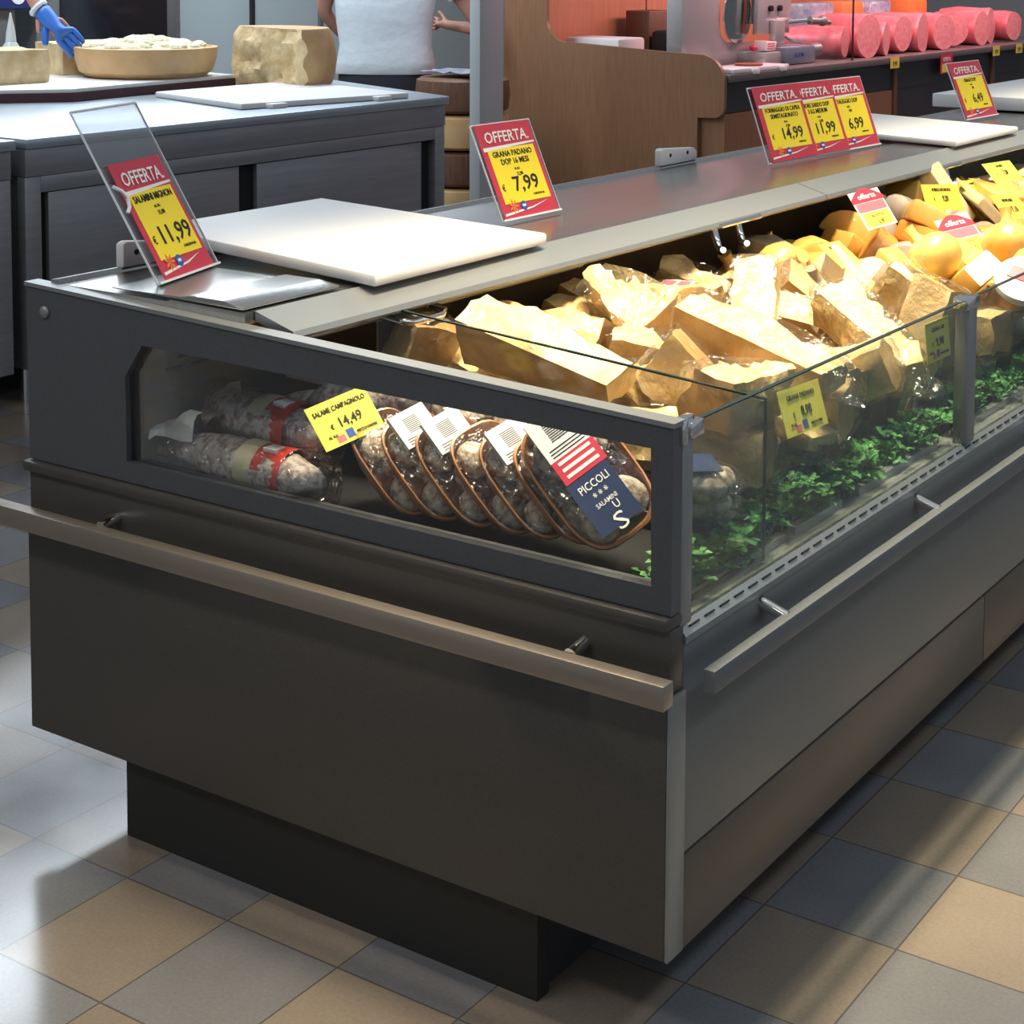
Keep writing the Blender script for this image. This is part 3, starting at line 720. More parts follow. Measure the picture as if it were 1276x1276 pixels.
b = B(); b.box(-0.062, 0.08, 0.70, -0.045, 0.48, 0.716); b.box(-0.062, 0.52, 0.70, -0.045, 0.72, 0.716); b.box(-0.062, 0.80, 0.70, -0.045, 1.20, 0.716)
b.box(-0.062, 1.36, 0.70, -0.045, 4.0, 0.716)
obj('ticket_strip', b, MT['strip'], ct)
# service deck
b = B(); b.prism([(-1.47, 1.072), (-1.47, 1.094), (-1.45, 1.097), (-1.44, 1.088), (-1.14, 1.088), (-1.13, 1.092), (-0.935, 1.089), (-0.935, 1.066), (-1.45, 1.068)], 'y', 0.026, YE)
dk = obj('service_deck', b, MT['steel'], ct)
b = B()
for y0, y1 in ((0.05, 2.30), (2.305, 4.9), (4.905, YE)): b.prism([(-0.933, 1.090), (-0.838, 1.063), (-0.834, 1.052), (-0.842, 1.045), (-0.933, 1.072)], 'y', y0, y1)
obj('front_strip', b, MT['strip'], dk)
b = B(); b.prism([(-1.30, 1.094), (-0.945, 1.092), (-0.945, 1.097), (-1.0, 1.104), (-1.09, 1.104), (-1.11, 1.097), (-1.30, 1.097)], 'y', 0.032, 0.30, bev=0.002); obj('deck_cover_plate', b, MT['steel'], dk)
bar = obj('shutter_bar', B().tube([(-0.905, 0.1, 1.030), (-0.905, 1.10, 1.030)], 0.011, 10), MT['alu'], ct)
def handle(y, nm='shutter_handle'):
    b = B(); b.tube([(-0.90, y, 1.035), (-0.845, y + 0.005, 1.025), (-0.832, y + 0.03, 1.02), (-0.832, y + 0.12, 1.02), (-0.845, y + 0.145, 1.025), (-0.90, y + 0.15, 1.035)], 0.008, 10)
    b.box(-0.92, y - 0.008, 1.02, -0.895, y + 0.012, 1.06); b.box(-0.92, y + 0.138, 1.02, -0.895, y + 0.158, 1.06)
    return obj(nm, b, MT['chrome'], ct)
handle(0.36)
for y in (1.66, 3.15):
    b = B()
    for yy in (y, y + 0.13):
        b.tube([(-0.86, yy, 1.05), (-0.85, yy, 1.015), (-0.835, yy - .01, 0.995), (-0.815, yy - .03, 0.99), (-0.80, yy - .05, 1.0)], [0.012, 0.012, 0.01, 0.009, 0.008], 10)
    b.tube([(-0.835, y - 0.01, 1.052), (-0.835, y + 0.22, 1.052)], 0.007, 8)
    obj('shutter_hook', b, MT['chrome'], ct)
# glass front
b = B(); b.box(-0.03, 0.026, 0.70, 0.0, 0.062, 1.018, bev=0.004)
cp = obj('corner_post', b, MT['alu'], ct)
b = B(); b.box(-0.034, 0.020, 0.995, 0.006, 0.034, 1.035, bev=0.003); b.box(-0.034, 0.045, 1.0, 0.006, 0.085, 1.026, bev=0.003); b.box(-0.02, 0.03, 1.016, -0.004, 0.07, 1.034, bev=0.002)
obj('glass_clamp', b, MT['chrome'], cp)
PY = [0.062, 1.262, 2.53, 3.80, 5.07, 6.34, YE]
for k in range(6):
    y0, y1 = PY[k] + 0.012, PY[k + 1] - 0.012
    g = obj('front_glass', B().box(-0.020, y0, 0.700, -0.012, y1, 1.016), MT['glass'], ct)
    obj('glass_top_edge', B().box(-0.0205, y0, 1.0161, -0.0115, y1, 1.0185), MT['glass_edge'], g)
    if k:
        p = obj('glass_post', B().box(-0.034, PY[k] - 0.002, 0.700, 0.0, PY[k] + 0.045, 1.006, bev=0.004), MT['alu'], ct)
        obj('glass_clamp', B().box(-0.036, PY[k] - 0.012, 0.998, 0.003, PY[k] + 0.052, 1.024, bev=0.003), MT['chrome'], p)
        obj('end_edge', B().box(-0.022, PY[k] + 0.047, 0.700, -0.01, PY[k] + 0.053, 1.0), MT['glass_edge'], p)
b = B(); b.prism([(-0.90, 0.735), (-0.90, 1.052), (-0.03, 0.990), (-0.03, 0.705)], 'y', 0.357, 0.363)
dv = obj('divider_glass', b, MT['clear'], ct)
b = B(); b.prism([(-0.90, 1.0522), (-0.90, 1.0555), (-0.028, 0.9935), (-0.028, 0.9902)], 'y', 0.3565, 0.3635)
b.box(-0.0298, 0.3565, 0.705, -0.027, 0.3635, 0.993); obj('divider_edge', b, MT['glass_edge'], dv)

# parsley behind the front glass
def garland(y0, y1, label, seed, n):
    rr = random.Random(seed); b = B()
    for k in range(n):
        y = rr.uniform(y0, y1); x = rr.uniform(-0.11, -0.05); z0 = 0.70
        h = rr.uniform(0.03, 0.115) * (0.75 + 0.45 * noise.noise(Vector((y * 5, seed, 0))))
        lean = Vector((rr.uniform(-.35, .35), rr.uniform(-.6, .6), 1)).normalized()
        tip = Vector((x, y, z0)) + lean * h
        tip.x = min(-0.036, tip.x)
        b.tube([(x, y, z0), tip], [0.0015, 0.001], 4)
        for q in range(7):
            a = rr.uniform(0, 2 * PI); el = rr.uniform(-.3, .9); l = rr.uniform(0.022, 0.040)
            d = Vector((math.cos(a) * math.cos(el), math.sin(a) * math.cos(el), math.sin(el)))
            s = d.cross(Vector((0, 0, 1))).normalized() * l * 0.30; nrm = s.cross(d).normalized() * 0.003
            c = tip - lean * rr.uniform(0, h * 0.5)
            pts = [c, c + d * l * .35 + s + nrm, c + d * l * .6 + s * .5, c + d * l * .75 + s * .8 + nrm, c + d * l, c + d * l * .75 - s * .8 + nrm, c + d * l * .6 - s * .5, c + d * l * .35 - s + nrm]
            if max(p.x for p in pts) > -0.024: 
                sh = Vector((-0.024 - max(p.x for p in pts), 0, 0)); pts = [p + sh for p in pts]
            b.quad(pts)
    return tag(obj('parsley_garland', b, MT['leaf'], None, smooth=False), label, 'artificial greenery', 'parsley strips behind the front glass')
garland(0.07, 1.24, 'green parsley strip behind the front glass pane nearest the corner post', 1, 170)
garland(1.32, 2.48, 'green parsley strip behind the second front glass pane, beyond the glass post', 2, 140)

# ------------------------------------------------------------------ cutting boards on the deck
def slab(pts, z0, z1, m, mi=0, bev=0.006):
    b = B(); b.prism(pts, 'z', z0, z1, bev=bev); return b
def cut_board(name, label, corners, z, th, tilt_back=0.0, m='board'):
    """corners (x, y) in plan; rests at height z, its staff side raised by tilt_back"""
    b = slab([(x, y) for x, y in corners], 0, th, m)
    xm = max(c[0] for c in corners); xn = min(c[0] for c in corners)
    for v in b.bm.verts: v.co.z += z + tilt_back * (xm - v.co.x) / max(1e-6, xm - xn)
    return tag(obj(name, b, MT[m]), label, 'cutting board')
cut_board('cutting_board', 'large white cutting board on the near end of the steel deck', [(-0.885, 0.335), (-0.90, 0.955), (-1.60, 0.97), (-1.60, 0.40)], 1.094, 0.026, 0.022)
cut_board('cutting_board', 'white cutting board on the deck beyond the three-price sign', [(-0.90, 3.49), (-0.90, 4.14), (-1.66, 4.20), (-1.66, 3.52)], 1.094, 0.022, 0.015)
b = slab([(-1.06, 5.0), (-1.06, 6.6), (-1.60, 6.6), (-1.60, 5.0)], 1.097, 1.157, 'board')
tag(obj('cutting_board', b, MT['board']), 'thick white cutting board behind the farthest offer sign', 'cutting board')
def lip(x, y0, y1, label):
    t = thing('board_stop', label, 'board holder', (x, y0, 1.095), (0, 0, 0))
    d = y1 - y0
    b = B(); b.prism([(0, 0), (d, 0), (d, .03), (d - .02, .042), (.012, .055), (0, .05)], 'x', -0.012, 0.012, bev=0.004)
    obj('plate', b, MT['board'], t)
    for q in (0.25, 0.72): obj('screw_hole', B().tube([(0.0121, d * q, .03), (0.0135, d * q, .03)], 0.006, 12), MT['slot'], t)
lip(-1.455, 2.37, 2.60, 'white board stop with two holes behind the deck, left of the three-price sign')
lip(-1.455, 0.19, 0.33, 'white plastic board stop behind the nearest offer sign')

# ------------------------------------------------------------------ offer signs
def card(parent, wd, ht, heading, names, old, price, dy=0.0, x0=0.0, z0=0.0, euro=True, per=True):
    """red and yellow offer card facing -Y, lower left corner at x0, z0"""
    c = obj('price_card', B().box(0, -0.0006, 0, wd, 0.0006, ht), MT['red'], parent, (x0, dy, z0))
    obj('yellow_field', B().box(wd * .09, -0.0016, ht * .155, wd * .935, -0.0008, ht * .735), MT['yellow'], c)
    b = B(); b.quad([(wd * .03, -0.0019, ht * .715), (wd * .97, -0.0019, ht * .755), (wd * .97, -0.0019, ht * .775), (wd * .03, -0.0019, ht * .755)])
    obj('white_band', b, MT['white'], c); b = B(); b.quad([(wd * .03, -0.0019, ht * .035), (wd * .55, -0.0019, ht * .075), (wd * .86, -0.0019, ht * .135), (wd * .55, -0.0019, ht * .09), (wd * .03, -0.0019, ht * .06)])
    obj('white_swoosh', b, MT['white'], c)
    hd = text_mesh([(heading, wd * .50, ht * .80, ht * .165, 'CENTER', wd / ht * 1.12, 0.012)], MT['white'])
    o = obj('heading', hd, None, c, (0, -0.0024, 0))
    L = []; z = ht * .645
    for nme in names:
        L.append((nme, wd * .51, z, ht * .085, 'CENTER', min(1.0, wd * .80 / (len(nme) * ht * .085 * .62)), 0.01)); z -= ht * .085
    L.append(('AL KG', wd * .5, z + ht * .018, ht * .035, 'CENTER', .9, 0))
    L.append((old, wd * .52, z - ht * .045, ht * .052, 'CENTER', .9, 0.006))
    L.append((price, wd * .57, ht * .275, ht * .215, 'CENTER', min(1.2, .74 * wd / (len(price) * ht * .215 * .50)), 0.012 - .0015))
    if euro: L.append(('\u20ac', wd * .155, ht * .29, ht * .095, 'CENTER', .8, 0.004))
    if per: L.append(('IL PREZZO AL KG', wd * .74, ht * .205, ht * .030, 'CENTER', .8, 0))
    obj('lettering', text_mesh(L, MT['ink']), None, c, (0, -0.0024, 0))
    b = B()
    b.tube([(wd * .40, -0.0018, ht * .115), (wd * .40, -0.0026, ht * .115)], ht * .05, 20)
    em = obj('emblem', b, MT['blue'], c)
    obj('emblem_mark', B().box(wd * .37, -0.0032, ht * .105, wd * .43, -0.0028, ht * .13), MT['white'], em)
    b = B()
    for q in range(7):
        a = 2 * PI * q / 7; cx, cz = wd * .22, ht * .125
        b.quad([(cx, -0.0022, cz), (cx + .012 * math.cos(a - .3), -0.0022, cz + .012 * math.sin(a - .3)), (cx + .022 * math.cos(a), -0.0022, cz + .022 * math.sin(a)), (cx + .012 * math.cos(a + .3), -0.0022, cz + .012 * math.sin(a + .3))])
    obj('star_mark', b, MT['orange_box'], c)
    return c
def holder(t, wd, ht, foot=0.10):
    """clear acrylic stand: sheet facing -Y with a folded front lip and a foot running back"""
    b = B(); b.box(-.006, 0.0015, 0, wd + .006, 0.0045, ht)
    h = obj('acrylic_holder', b, MT['acrylic'], t)
    b = B(); b.box(-.007, 0.001, ht - .002, wd + .007, 0.005, ht + .002)
    b.box(-.008, 0.001, 0, -.0062, 0.005, ht); b.box(wd + .0062, 0.001, 0, wd + .008, 0.005, ht)
    b.box(-.007, -0.004, -0.002, wd + .007, 0.005, 0.003)
    obj('holder_edge', b, MT['acrylic_edge'], h)
    return h
def sign(label, x, y, z, yaw, lean, wd, ht):
    q = Matrix.Rotation(math.radians(yaw), 3, 'Z') @ Matrix.Rotation(math.radians(-lean), 3, 'X')
    t = thing('offer_sign', label, 'price sign', (x, y, z), q.to_quaternion(), None)
    return t
ZD = 1.098
t = sign('tall clear acrylic offer sign at the near end of the deck, priced 11,99', -1.232, 0.098, ZD + 0.002, 108, 29.5, 0.235, 0.385)
holder(t, 0.235, 0.385)
c = card(t, 0.20, 0.258, 'OFFERTA.', ['SALAMINI MIGNON'], '15,90', '11,99', dy=-0.001, x0=0.018, z0=0.003)
b = B()
b.tube([(-.004, -.004, .215), (.006, -.012, .20), (.016, -.012, .185), (.012, -.008, .165), (.002, -.004, .155)], 0.004, 8); obj('holder_clip', b, MT['acrylic_edge'], t)
obj('holder_foot', B().box(-.006, 0.0, -0.001, .241, 0.004, 0.0, mtx=Matrix.Rotation(math.radians(0), 4, 'X')), MT['acrylic'], t)
t = sign('offer sign beside the large white board, grana at 7,99', -1.166, 1.157, ZD, 90, 24, 0.238, 0.252)
holder(t, 0.238, 0.252); card(t, 0.234, 0.25, 'OFFERTA.', ['GRANA PADANO', 'DOP 16 MESI'], '12,90', '7,99', x0=.002, z0=.001)
t = sign('wide offer sign holding three price cards in the middle of the deck', -1.185, 2.62, ZD, 87, 20, 0.76, 0.252)
holder(t, 0.765, 0.253)
card(t, 0.30, 0.25, 'OFFERTA.', ['FORMAGGIO DI CAPRA', 'SEMISTAGIONATO'], '17,90', '14,99', dy=-0.009, x0=.0, z0=.001)
card(t, 0.30, 0.25, 'OFFERTA.', ['FIORE SARDO DOP', '3 KG MEDIUM'], '15,90', '11,99', dy=-0.0055, x0=.232, z0=.001, euro=False)
card(t, 0.30, 0.25, 'OFFERTA.', ['TALEGGIO DOP'], '9,90', '6,99', dy=-0.002, x0=.462, z0=.001, euro=False)
t = sign('farthest offer sign on the deck, asiago at 6,49', -1.23, 4.46, ZD, 88, 22.5, 0.33, 0.245)
holder(t, 0.33, 0.247); card(t, 0.325, 0.245, 'OFFERTA.', ['ASIAGO DOP'], '9,90', '6,49', x0=.002, z0=.001)

# ------------------------------------------------------------------ small price tags
def price_tag(label, x, y, z, yaw, lean, wd, ht, name, price, offer=False, roll=0.0, holder_m=None, fine=True):
    q = Matrix.Rotation(math.radians(yaw), 3, 'Z') @ Matrix.Rotation(math.radians(-lean), 3, 'X') @ Matrix.Rotation(math.radians(roll), 3, 'Y')
    t = thing('price_tag', label, 'price tag', (x, y, z), q.to_quaternion())
    L = []
    if offer:
        obj('card', B().box(-wd / 2, -.0008, 0, wd / 2, .0008, ht), MT['white'], t)
        obj('yellow_field', B().box(-wd * .44, -.0016, ht * .04, wd * .44, -.0009, ht * .42), MT['tagy'], t)
        pts = [(-wd * .52, ht * .70)] + [(-wd * .52 + wd * 1.04 * k / 10, ht * (.80 + .26 * math.sin(PI * k / 10))) for k in range(11)] + [(wd * .52, ht * .70)]
        obj('red_header', B().prism(pts, 'y', -.002, -.001), MT['red'], t)
        obj('heading', text_mesh([('offerta', 0, ht * .78, ht * .20, 'CENTER', wd / ht * 1.1, .01)], MT['white']), None, t, (0, -.0026, 0))
        obj('pink_field', B().box(-wd * .46, -.0017, ht * .45, wd * .46, -.001, ht * .68), MT['pink'], t)
        L += [(name, 0, ht * .28, ht * .10, 'CENTER', wd / ht * .9, 0), (price, wd * .05, ht * .08, ht * .17, 'CENTER', .9, .006)]
    else:
        obj('card', B().box(-wd / 2, -.0008, 0, wd / 2, .0008, ht), MT['tagy'], t)
        L += [(name, 0, ht * .74, ht * .16, 'CENTER', min(.95, wd * .9 / (max(1, len(name)) * ht * .16 * .66)), .004), (price, wd * .06, ht * .36, ht * .30, 'CENTER', .9, .008), ('\u20ac', -wd * .24, ht * .38, ht * .14, 'CENTER', .9, 0)]
        if fine:
            L += [('AL KG', -wd * .30, ht * .20, ht * .09, 'CENTER', .9, 0), ('PREZZO CHIARO', wd * .24, ht * .12, ht * .08, 'CENTER', .8, 0)]
            obj('blue_mark', B().box(-wd * .09, -.0014, ht * .08, wd * .03, -.0009, ht * .27), MT['blue'], t)
            obj('red_mark', B().box(-wd * .26, -.0014, ht * .06, -wd * .13, -.0009, ht * .20), MT['pink'], t)
    obj('lettering', text_mesh(L, MT['ink']), None, t, (0, -.0018, 0))
    obj('holder', B().box(-.006, .001, -.03, .006, .003, ht * .5), MT[holder_m or 'clear'], t)
    return t
price_tag('yellow price tag 14,49 standing among the salamis behind the end glass', -0.72, 0.088, 0.873, 66, 37, 0.13, 0.088, 'SALAME CAMPAGNOLO', '14,49', roll=-14)
price_tag('yellow price tag 8,98 leaning inside the front glass near the divider pane', -0.045, 0.565, 0.885, 88, 18, 0.155, 0.085, 'GRANA PADANO', '8,98', roll=2)
price_tag('yellow price tag inside the front glass right before the glass post', -0.036, 1.18, 0.90, 88, 6, 0.12, 0.085, 'GRANA GR', '9,98')

# ------------------------------------------------------------------ salami behind the end glass
def salami(label, x, y, z, yaw, L, r, banded, group=None, pitch=0.0, seed=1):
    t = thing('salami', label, 'salami', (x, y, z), (0, pitch, math.radians(yaw)), group)
    b = B(); n = 16; pts = []; rad = []
    for k in range(n):
        a = k / (n - 1); pts.append((-L / 2 + L * a, 0.006 * math.sin(a * 5 + seed), 0.0))
        rad.append(r * max(0.22, min(1.0, (math.sin(PI * min(1, max(0, a))) ** 0.32))) * (1 + 0.05 * math.sin(a * 17 + seed)))
    b.tube(pts, rad, 20); b.wobble(0.004, 30, seed)
    obj('sausage', b, MT['salami'], t)
    if banded:
        def sleeve(x0, x1, m, nm):
            q = B(); q.tube([(x0, .002, 0), ((x0 + x1) / 2, .002, 0), (x1, .002, 0)], [r * 1.075, r * 1.085, r * 1.075], 24, cap=False); return obj(nm, q, MT[m], t)
        sleeve(L * .02, L * .13, 'band_cream', 'cream_band')
        rb_ = sleeve(L * .132, L * .31, 'band_red', 'red_band')
        q = B(); q.box(L * .17, -r * .55, r * .93, L * .25, r * .05, r * 1.09); obj('band_print', q, MT['white'], rb_)
        q = B(); pr = [(-L * .54, -.8), (-L * .5, -1.15), (L * .5, -1.15), (L * .54, -.8)]
        rings = []
        for xx, s in ((-L * .55, .5), (-L * .46, 1.25), (0, 1.3), (L * .46, 1.25), (L * .55, .5)):
            rings.append([(xx, r * 1.12 * s * math.cos(a), max(-r * 1.02, r * 1.12 * math.sin(a))) for a in [2 * PI * k / 20 for k in range(20)]])
        q.ring_loft(rings); obj('cling_film', q, MT['film'], t)
    else:
        q = B(); q.tube([(-L / 2 - .012, 0, 0), (-L / 2 + .002, 0, 0)], [.010, .006], 8); obj('tied_end', q, MT['band_cream'], t)
    return t
salami('floury salami with red and cream band, lowest, right against the end glass', -0.985, 0.08, 0.785, -3, 0.41, 0.045, True, 'banded salamis', seed=1)
salami('floury salami with red and cream band, lying above and behind the lower one', -1.045, 0.185, 0.838, -10, 0.41, 0.049, True, 'banded salamis', seed=2)
for k, (x, y, z) in enumerate(((-0.97, 0.290, 0.845), (-0.88, 0.300, 0.875), (-0.77, 0.30, 0.895))):
    salami('pale floury salami without band behind the banded pair, %s from the left' % ORD[k], x, y, z, 18 if k else 10, 0.24, 0.041, False, 'plain salamis', seed=4 + k, pitch=-.1)
for k, (x, y, z, r) in enumerate(((-1.165, 0.07, 0.83, 10), (-1.13, 0.16, 0.86, 40))):
    b = B(); rows = []
    for i in range(5):
        rows.append([(-.045 + .0225 * i, -.035 + .0175 * j, .012 * math.sin(i * 1.3 + j) + .02 * (i - 2) * (.3 if k else -.2)) for j in range(5)])
    b.ring_loft(rows, cap=False, closed=False)
    tag(obj('paper_slip', b, MT['grey_rind' if k else 'white'], None, (x, y, z), (0.5, -.3, math.radians(r))), ('crumpled white paper slip by the left edge of the end glass' if k == 0 else 'crumpled greyish paper slip lying behind the white slip'), 'paper slip')
b = B(); b.box(-.045, -.0008, 0, .045, .0008, .06)
tag(obj('paper_slip', b, MT['grey_rind'], None, (-1.06, 0.33, 0.88), (-.4, .2, .5)), 'dim grey ticket standing at the back of the salami section', 'paper slip')

# brown trays of mini salamis
def tray_quat(a):
    u = Vector((0.72, 0.0, -0.69)).normalized(); n0 = Vector((0.69, 0, 0.72))
    n = (n0 * math.cos(a) + Vector((0, -1, 0)) * math.sin(a)).normalized(); v = n.cross(u)
    return Matrix((u, v, n)).transposed().to_quaternion()
def mini_tray(label, loc, quat, fancy, lab=True, group='trays of mini salamis', sc=1.0):
    t = thing('mini_salami_tray', label, 'salami pack', loc, quat, group); t.scale = (sc, sc, sc)
    L, W, D = 0.235, 0.15, 0.04
    def oval(sc, z, n=28):
        return [(sc * L / 2 * math.copysign(abs(math.cos(a)) ** .6, math.cos(a)), sc * W / 2 * math.copysign(abs(math.sin(a)) ** .6, math.sin(a)), z) for a in [2 * PI * k / n for k in range(n)]]
    b = B(); b.ring_loft([oval(.84, 0), oval(.97, D * .7), oval(1.0, D), oval(1.04, D), oval(1.04, D - .004), oval(.99, D * .6), oval(.86, -.004)], cap=True)
    b.bm.faces.ensure_lookup_table()
    b2 = B(); b2.ring_loft([oval(.84, 0), oval(.97, D * .7), oval(1.0, D)], cap=False)
    f = b2.bm.faces.new([b2.bm.verts.new(p) for p in reversed(oval(.84, 0))])
    b2.ring_loft([oval(1.0, D), oval(1.03, D + .005), oval(1.07, D + .004), oval(1.08, D - .003), oval(.99, D * .6), oval(.86, -.004)], cap=False)
    b2.bm.faces.new([b2.bm.verts.new(p) for p in oval(.86, -.004)])
    b.bm.free(); bmesh.ops.remove_doubles(b2.bm, verts=b2.bm.verts, dist=1e-5)
    obj('tray', b2, MT['tray_brown'], t)
    rr = random.Random(label)
    for (x, y) in ((-.062, -.026), (-.058, .036), (.008, .0), (.068, -.028), (.066, .034)):
        q = B(); q.ball((0, 0, 0), (.038 + rr.uniform(0, .008), .034, .031)); q.wobble(.003, 40, rr.uniform(0, 9))
        obj('mini_salami', q, MT['minis'], t, (x, y, D * .72), (0, 0, rr.uniform(-.5, .5)))
    q = B(); q.ring_loft([oval(1.05, D - .003), oval(1.0, D + .012), oval(.8, D + .028), oval(.4, D + .032)]); q.wobble(.003, 20, 3)
    obj('cling_film', q, MT['film'], t)
    if lab:
        q = B(); q.box(-.125, -.045, D + .022, -.045, .045, D + .0335)
        l = obj('weight_label', q, MT['white'], t)
        q = B()
        for k in range(9): q.box(-.108 + .004 * k, -.02, D + .0336, -.1062 + .004 * k, .015, D + .034)
        for k in range(3): q.box(-.064 + .006 * k, -.035, D + .0336, -.062 + .006 * k, .03, D + .034)
        obj('barcode', q, MT['ink'], l)
    if fancy:
        q = B(); q.box(-.045, -.045, D + .0335, .0, .04, D + .0345)
        rl_ = obj('red_sticker', q, MT['red'], t)
        q = B()
        for k in range(3): q.box(-.04 + .013 * k, -.035, D + .0346, -.034 + .013 * k, .03, D + .035)
        obj('sticker_print', q, MT['white'], rl_)
        q = B(); q.box(.0, -.048, D + .033, .105, .035, D + .0338)
        nv = obj('navy_label', q, MT['navy'], t)
        me = text_mesh([('PICCOLI', 0, .0, .020, 'CENTER', .8, .004), ('* * *', 0, -.022, .02, 'CENTER', .8, .004), ('SALAMINI', 0, -.034, .012, 'CENTER', .8, .003), ('U', .01, -.05, .02, 'CENTER', .9, .004), ('S', 0, -.084, .042, 'CENTER', 1.3, .0)], MT['white'])
        me.transform(Matrix.Rotation(PI / 2, 4, 'X').inverted() @ Matrix.Identity(4))
        me.transform(Matrix.Rotation(PI / 2, 4, 'Z'))
        obj('label_lettering', me, None, nv, (.028, -.005, D + .0342))
        me.transform(Matrix.Rotation(PI, 4, 'Z')) if False else None
    return t
TX = [(-0.705, .795, 18), (-0.630, .800, 20), (-0.550, .806, 24), (-0.475, .806, 22), (-0.410, .812, 26), (-0.340, .815, 24), (-0.288, .845, 46)]
for k, (x, z, a) in enumerate(TX):
    lab = 'brown tray of floury mini salamis with a navy and red label, nearest the corner post' if k == 6 else 'brown tray of floury mini salamis, %s from the yellow 14,49 tag' % ORD[k]
    mini_tray(lab, (x + .02, 0.155 + .002 * k, z + .01), tray_quat(math.radians(a)), k == 6, k in (1, 2, 4, 6), sc=1.0 if k == 6 else .86)
# glossy packs behind the trays
for k, (x, y, z, yaw) in enumerate(((-0.62, .285, .90, 30), (-0.50, .295, .905, -15), (-0.37, .295, .90, 20), (-0.10, .26, .865, 60), (-0.135, .31, .815, 10))):
    t = thing('salami_pack', 'shiny mini salami pack with navy label behind the brown trays, %s from left' % ORD[k], 'salami pack', (x, y, z), (0.35, 0.1, math.radians(yaw)), 'packs behind the trays')
    for (px, py) in ((-.035, -.01), (.0, .012), (.035, -.012), (.0, -.03)):
        q = B(); q.ball((0, 0, 0), (.034, .026, .026)); q.wobble(.004, 40, k + px * 50); obj('mini_salami', q, MT['minis'], t, (px, py, .0), (0, 0, px * 20))
    q = B(); q.ball((0, -.005, 0), (.085, .055, .034)); q.wobble(.008, 18, k); obj('wrapper', q, MT['film'], t)
    q = B(); q.box(-.05, -.03, .034, .02, .02, .0355); obj('navy_label', q, MT['navy'], t)

# ------------------------------------------------------------------ piles of cheese
grana_me = []
for v in WV:
    o = obj('cheese_wedge', wedge_b(*v), [MT['grana'], MT['rind']]); grana_me.append(o.data); bpy.data.objects.remove(o)
def lbl_mesh(wd, ln, h):
    b = B(); b.box(-ln / 2, -wd / 2, h, ln / 2, wd / 2, h + .002, 0); b.box(-ln * .46, -wd * .42, h + .002, -ln * .05, wd * .42, h + .0026, 1); b.box(ln * .05, -wd * .42, h + .002, ln * .42, wd * .42, h + .0026, 1)
    o = obj('price_label', b, [MT['white'], MT['pink']]); me = o.data; bpy.data.objects.remove(o); return me
LBL = [lbl_mesh(.04, .085, v[2] / 2 * 0.98 + .006) for v in WV]
WRP = []
for v in WV:
    o = obj('cling_film', wrap_b(v), MT['film']); WRP.append(o.data); bpy.data.objects.remove(o)
rows = [(-9, -.72, 'rear row below the deck'), (-.72, -.5, 'upper middle row'), (-.5, -.3, 'lower middle row'), (-.3, 9, 'front row behind the front glass')]
G = sorted([p for p in PILE if isinstance(p[0], int)], key=lambda p: p[1][1])
cnt = {}
for i, (v, loc, q) in enumerate(G):
    r = next(k for k, w_ in enumerate(rows) if w_[0] <= loc[0] < w_[1]); cnt[r] = cnt.get(r, 0) + 1
    o = obj('cheese_wedge', grana_me[v], None, None, loc, Quaternion(q))
    tag(o, 'wrapped hard cheese wedge, %s from the divider pane, %s' % (ORD[cnt[r] - 1], rows[r][2]), 'cheese', 'hard cheese wedges')
    if loc[0] > -.52 or i % 5 == 0:
        l = bpy.data.objects.new('cling_film', WRP[v]); COL.objects.link(l); l.parent = o
    zdir = Quaternion(q) @ Vector((0, 0, 1))
    if zdir.z > 0.75 and i % 4 == 1:
        l = bpy.data.objects.new('price_label', LBL[v]); COL.objects.link(l); l.parent = o; l.location = (0.02, 0, 0)
KM = dict(round=['amber_ch', 'orange_ch', 'grey_rind'], block=['orange_ch', 'mauve', 'amber_ch'], wedge=['amber_ch', 'orange_ch', 'pale_ch'],
          ball=['amber_ch', 'amber_ch', 'grey_rind'], loaf=['mauve', 'grey_rind', 'pale_ch'], slab=['pale_ch', 'amber_ch', 'pale_ch'])
COLN = dict(amber_ch='amber', orange_ch='orange', grey_rind='grey-rinded', pale_ch='pale yellow', white_ch='ivory', mauve='mauve wrapped')
KN = dict(round=('half_round_cheese', 'half-round cheese'), block=('cheese_block', 'cheese block'), wedge=('cheese_piece', 'cheese wedge'), ball=('cheese_ball', 'necked cheese ball'), loaf=('cheese_roll', 'cheese roll'), slab=('cheese_slab', 'flat cheese slab'))
kme = {}
MX = sorted([p for p in PILE if not isinstance(p[0], int)], key=lambda p: p[1][1])
cnt = {}
for i, (k, loc, q) in enumerate(MX):
    m = KM[k][(i * 7 + int(loc[1] * 3)) % 3]
    if (k, m) not in kme:
        o = obj(KN[k][0], chunk_b(k), [MT[m]]); kme[(k, m)] = o.data; bpy.data.objects.remove(o)
        if k in ('round', 'wedge', 'block'):      # one pale cut face
            me = kme[(k, m)]; me.materials.append(MT['white_ch'])
            for p in me.polygons:
                if (k == 'round' and p.normal.y < -0.8) or (k != 'round' and p.normal.x > 0.8): p.material_index = 1
    row = 'rear' if loc[0] < -.66 else 'middle' if loc[0] < -.42 else 'front'
    cnt[(k, m, row)] = cnt.get((k, m, row), 0) + 1
    tag(obj(KN[k][0], kme[(k, m)], None, None, loc, Quaternion(q)),
        '%s %s, %s row of mixed cheeses, %s such from near end' % (COLN[m], KN[k][1], row, ORD[cnt[(k, m, row)] - 1]), 'cheese', 'mixed cheeses')
